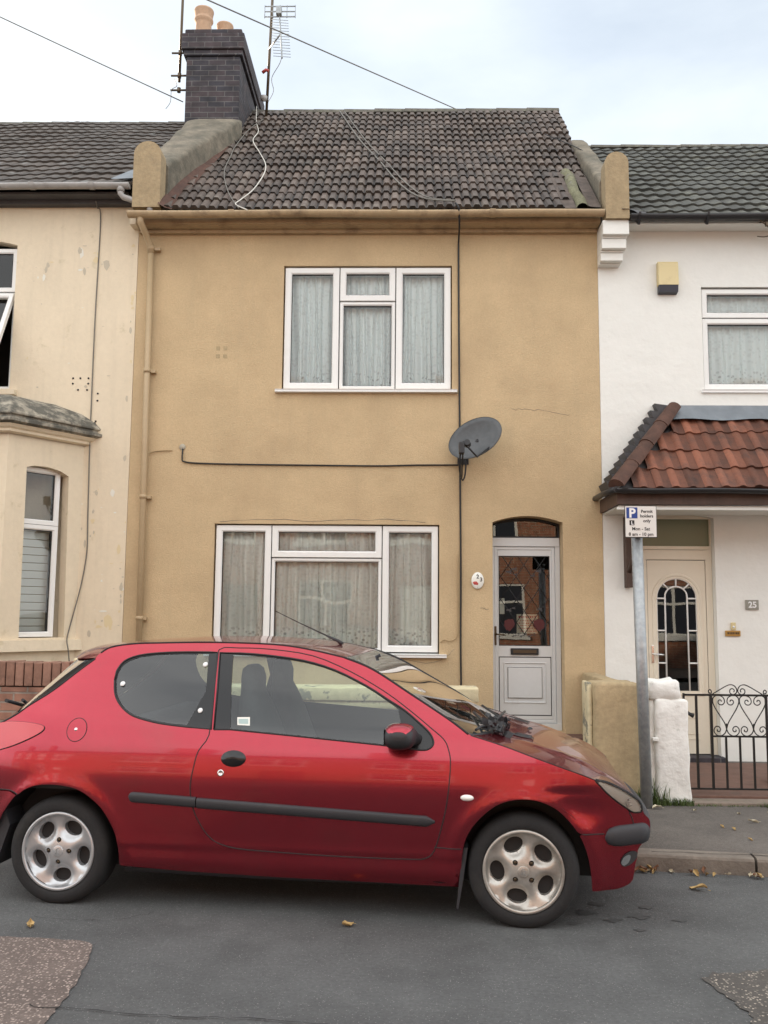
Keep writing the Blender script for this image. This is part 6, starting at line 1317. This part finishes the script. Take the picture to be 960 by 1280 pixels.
# ================================================================ iron gate
gt = thing('garden_gate', 'black wrought iron garden gate with scrolled hearts in front of the white house', 'gate', (2.7, 7.5, .1))
GY = 7.5
gm = lambda px, z: None
def gx(px, zz=.7):   # gate plane x from measured offsets
    return 2.262+(px-852)*(.689/100)
zt, zb, zm = .930, .185, .60
b = MB(); b.box(2.262, 3.24, GY-.006, GY+.006, zt-.008, zt+.008); b.box(2.262, 2.276, GY-.010, GY+.010, zt-.035, zt+.012); b.box(2.30, 3.24, GY-.006, GY+.006, zb-.007, zb+.007); b.box(2.49, 2.935, GY-.006, GY+.006, zm-.007, zm+.007)
b.done('rail', M['iron'], gt)
for x in (2.37, 2.49, 2.935): bb = MB(); bb.box(x-.009, x+.009, GY-.008, GY+.008, zb, zt); bb.done('bar', M['iron'], gt)
for x in (2.602, 2.713, 2.823): bb = MB(); bb.box(x-.0075, x+.0075, GY-.007, GY+.007, zb, zm); bb.done('bar', M['iron'], gt)
for x in (3.05, 3.165): bb = MB(); bb.box(x-.008, x+.008, GY-.007, GY+.007, zb, zt); bb.done('bar', M['iron'], gt)
def fz(v): return zt-(v-157)/(365-157)*(zt-zm)           # panel coordinates measured on the heart panel
def fx(u): return 2.49+(u-660)/(932-660)*(2.935-2.49)
def scroll(pts2, r=.0045):
    b = MB(); b.tube([(x, GY, z) for x, z in pts2], r, n=6); return b.done('scroll', M['iron'], gt)
def heart(cu):                                            # heart: two upper spirals and two flanks meeting below
    for sg in (-1, 1):
        P_ = [(cu+sg*v[0], v[1]) for v in ((0, 330), (8, 300), (30, 262), (52, 225), (64, 195), (62, 172), (48, 160), (30, 160), (12, 170), (6, 190), (14, 204), (28, 206), (38, 196), (35, 184), (25, 182), (21, 190))]
        scroll([(fx(p[0]), fz(p[1])) for p in cr(P_, 4)])
heart(733+0); heart(866-1)
for cu, sg in ((733, 1), (733, -1), (866, 1), (866, -1)):  # lower scrolls between the hearts
    P_ = [(cu+sg*v[0], v[1]) for v in ((0, 300), (0, 325), (8, 348), (26, 361), (46, 360), (60, 346), (61, 328), (50, 315), (36, 318), (30, 330), (36, 341), (46, 338), (45, 330))]
    scroll([(fx(p[0]), fz(p[1])) for p in cr(P_, 4)])
for sg in (-1, 1):                                         # crest
    P_ = [(792+sg*v[0], v[1]) for v in ((128, 155), (95, 135), (60, 114), (35, 104), (14, 110), (3, 128), (6, 146), (22, 154), (36, 146), (36, 130), (24, 124), (15, 132), (18, 142))]
    scroll([(fx(p[0]), fz(p[1])) for p in cr(P_, 4)])
    P_ = [(792+sg*v[0], v[1]) for v in ((134, 156), (128, 142), (134, 130), (143, 136), (140, 148), (134, 145))]
    scroll([(fx(p[0]), fz(p[1])) for p in cr(P_, 4)])
b = MB(); b.tube([(2.28, GY-.01, .80), (2.31, GY-.03, .775), (2.335, GY-.03, .765)], .016, n=8, rs=[.012, .014, .02]); b.tube([(2.285, GY-.01, .83), (2.283, GY-.01, .78)], .01, n=6); b.done('latch', M['iron'], gt)

# ================================================================ leaves, grass
def leaf_mesh(seed, L_=.045, W_=.03):
    rnd = random.Random(seed); b = MB(); rws = []
    for i in range(7):
        t = i/6; w = W_*(math.sin(PI*min(1, t*1.02+.02)))**.8*(1+.25*math.sin(seed+i*2.6)); z = .006+.010*math.sin(t*3+seed)*rnd.uniform(.6, 1.2)
        rws.append([(L_*(t-.5)*2, w*u, z+.012*abs(u)**1.5*(1+.4*math.sin(seed*2+i))) for u in (-1, -.45, 0, .45, 1)])
    b.grid(rws); b.tube([(L_, 0, .006), (L_*1.4, .006*math.sin(seed), .004)], .0012, n=4); return b
lspec = [(-.283, 4.707, .30, 'leaf_dry', .030, .026, 'curled pale brown leaf on the asphalt in front of the door of the red car'),
         (-1.858, 4.615, 2.0, 'leaf_dry', .030, .018, 'small dry leaf on the asphalt near the rear wheel'),
         (1.688, 5.405, -.5, 'leaf_dry', .050, .03, 'yellowish leaf lying alone on the road right of the front bumper'),
         (1.93, 7.12, .4, 'leaf_pale', .045, .02, 'pale leaf at the foot of the sign pole'),
         (2.18, 7.02, 1.1, 'leaf_pale', .030, .018, 'pale leaf on the pavement in front of the white pillar'),
         (2.50, 6.70, .1, 'leaf_pale', .040, .014, 'long pale leaf in the middle of the pavement'),
         (2.56, 6.35, .3, 'leaf_pale', .030, .010, 'thin pale leaf on the pavement nearer the kerb than the long one')]
for i, (x, y, a, m, l_, w_, lab) in enumerate(lspec):
    o = leaf_mesh(i+3, l_, w_).done('fallen_leaf', M[m], None); o.location = (x, y, .006 if y < 5.6 else .100); o.rotation_euler = (0, 0, a); tag(o, lab, 'leaf', 'fallen leaves')
base = []
for i, m in enumerate(('leaf_brown', 'leaf_dry', 'leaf_pale')):
    o = leaf_mesh(20+i, .026, .015).done('fallen_leaf', M[m], None); base.append(o)
rnd = random.Random(11)
for i in range(26):
    src = base[i % 3]; o = src if i < 3 else src.copy()
    if i >= 3: link(o)
    s_ = rnd.uniform(-.38, .38) if i < 20 else rnd.uniform(.3, .75); p = kp(s_-.02, -rnd.uniform(.015, .06)-.02*rnd.random()**2); o.location = (p[0], p[1], .006+rnd.uniform(0, .012)); o.rotation_euler = (rnd.uniform(-.5, .5), rnd.uniform(-.5, .5), rnd.random()*6); q = rnd.uniform(.6, 1.2); o.scale = (q, q, q)
    tag(o, 'small dry leaf among the litter gathered in the gutter below the kerb', 'leaf', 'leaf litter along the kerb')
for i in range(9):
    o = base[2 if i % 2 else 1].copy(); link(o); o.location = (rnd.uniform(2.1, 3.0), rnd.uniform(6.0, 7.1), .1); o.rotation_euler = (0, 0, rnd.random()*6); q = rnd.uniform(.35, .8); o.scale = (q, q, q); tag(o, 'tiny leaf fragment scattered on the pavement in front of the gate', 'leaf', 'leaf scraps on the pavement')
def grass(spots, name, lab, seed, hgt):
    rnd = random.Random(seed); b = MB()
    for (x0, x1, y0, y1, n, h) in spots:
        for _ in range(n):
            x, y = rnd.uniform(x0, x1), rnd.uniform(y0, y1); hh = h*rnd.uniform(.35, 1.15)*hgt; a = rnd.random()*6.28; l_ = rnd.uniform(.2, .9)*hh; w = rnd.uniform(.0018, .004)
            dx, dy = math.cos(a), math.sin(a); P_ = [Vector((x, y, .095)), Vector((x+dx*l_*.3, y+dy*l_*.3, .095+hh*.6)), Vector((x+dx*l_, y+dy*l_, .095+hh))]; s_ = Vector((-dy, dx, 0))*w
            b.f([P_[0]-s_, P_[0]+s_, P_[1]+s_*.8, P_[1]-s_*.8]); b.f([P_[1]-s_*.8, P_[1]+s_*.8, P_[2]])
    o = b.done(name, M['grass_blade'], None, norm=False); tag(o, lab, 'grass', kind='stuff')
grass([(1.85, 1.99, 7.22, 7.31, 160, .10), (1.99, 2.25, 7.24, 7.31, 260, .06), (1.78, 1.86, 7.22, 7.30, 90, .14), (1.90, 1.97, 7.27, 7.33, 50, .19), (2.0, 2.06, 7.26, 7.31, 24, .17)], 'grass_tufts', 'grass and weeds growing at the foot of the gate pillars and sign pole', 5, 1)
grass([(2.25, 3.6, 7.24, 7.285, 260, .022), (2.80, 3.2, 7.20, 7.28, 240, .045)], 'weeds', 'short weeds along the back edge of the pavement under the gate', 6, 1)

# ================================================================ the other side of the street (seen in reflections, lit by the sun)
def opp_house(x0, x1, kind):
    t = thing('terraced_house', 'red brick terraced house across the street, seen in window and paintwork reflections', 'house', ((x0+x1)/2, -7.2, 0), 'brick houses across the street'); Y = -7.2
    hs = [arch_loop(x0+.6, x0+2.2, .95, 2.5, 0), arch_loop(x1-1.5, x1-.6, .1, 2.45, 0), arch_loop(x0+.6, x0+2.0, 3.7, 5.1, 0), arch_loop(x1-1.9, x1-.7, 3.7, 5.1, 0)]
    b = MB(); V, F = cdt([(x0, 0), (x1, 0), (x1, 5.8), (x0, 5.8)], hs); vv = [b.b.verts.new((v[0], Y, v[1])) for v in V]
    for f in F: b.b.faces.new([vv[i] for i in f])
    for h in hs:
        for k in range(4): p, q = h[k], h[(k+1) % 4]; b.f([(p[0], Y, p[1]), (q[0], Y, q[1]), (q[0], Y-.1, q[1]), (p[0], Y-.1, p[1])])
    b.f([(x0, Y, 0), (x0, Y, 5.8), (x0, Y-7, 5.8), (x0, Y-7, 0)]); b.f([(x1, Y, 0), (x1, Y, 5.8), (x1, Y-7, 5.8), (x1, Y-7, 0)])
    b.done('wall', M['opp_brick'] if kind != 1 else M['cream_render'], t, norm=False)
    for h in (hs[0], hs[2], hs[3]):
        b = MB(); a0, a1, z0, z1 = h[0][0], h[1][0], h[0][1], h[2][1]
        for (u0, u1, w0, w1) in ((a0, a1, z0, z0+.07), (a0, a1, z1-.07, z1), (a0, a0+.07, z0, z1), (a1-.07, a1, z0, z1), ((a0+a1)/2-.04, (a0+a1)/2+.04, z0, z1), (a0, a1, (z0+z1)/2+.2, (z0+z1)/2+.27)): b.box(u0, u1, Y-.10, Y-.04-.003*(u1-u0), w0, w1)
        wf_ = b.done('window', M['upvc'], t); b = MB(); b.f([(a0, Y-.08, z0), (a1, Y-.08, z0), (a1, Y-.08, z1), (a0, Y-.08, z1)]); b.done('pane', M['box_dark'], wf_, norm=False)
        b = MB(); b.box(a0-.08, a1+.08, Y-.05, Y+.08, z0-.1, z0); b.done('sill', M['upvc'], wf_)
    h = hs[1]; b = MB(); b.box(h[0][0], h[1][0], Y-.12, Y-.06, .1, 2.45); b.done('door', M['upvc'] if kind else M['brown_wood'], t)
    b = MB(); b.f([(x0, Y+.3, 5.75), (x1, Y+.3, 5.75), (x1, Y-3.5, 7.7), (x0, Y-3.5, 7.7)]); b.f([(x0, Y-7.2, 5.75), (x1, Y-7.2, 5.75), (x1, Y-3.5, 7.7), (x0, Y-3.5, 7.7)]); b.done('roof', M['ridge_tile'], t, norm=False)
    b = MB(); b.box(x0-.4, x0+.4, Y-4, Y-3, 7.8, 9.5, .02); b.done('chimney', M['opp_brick'], t)
for k in range(-4, 4): opp_house(k*5.1+1.3, k*5.1+6.4, (0, 2, 0, 2, 0, 2, 0, 2)[k+4])
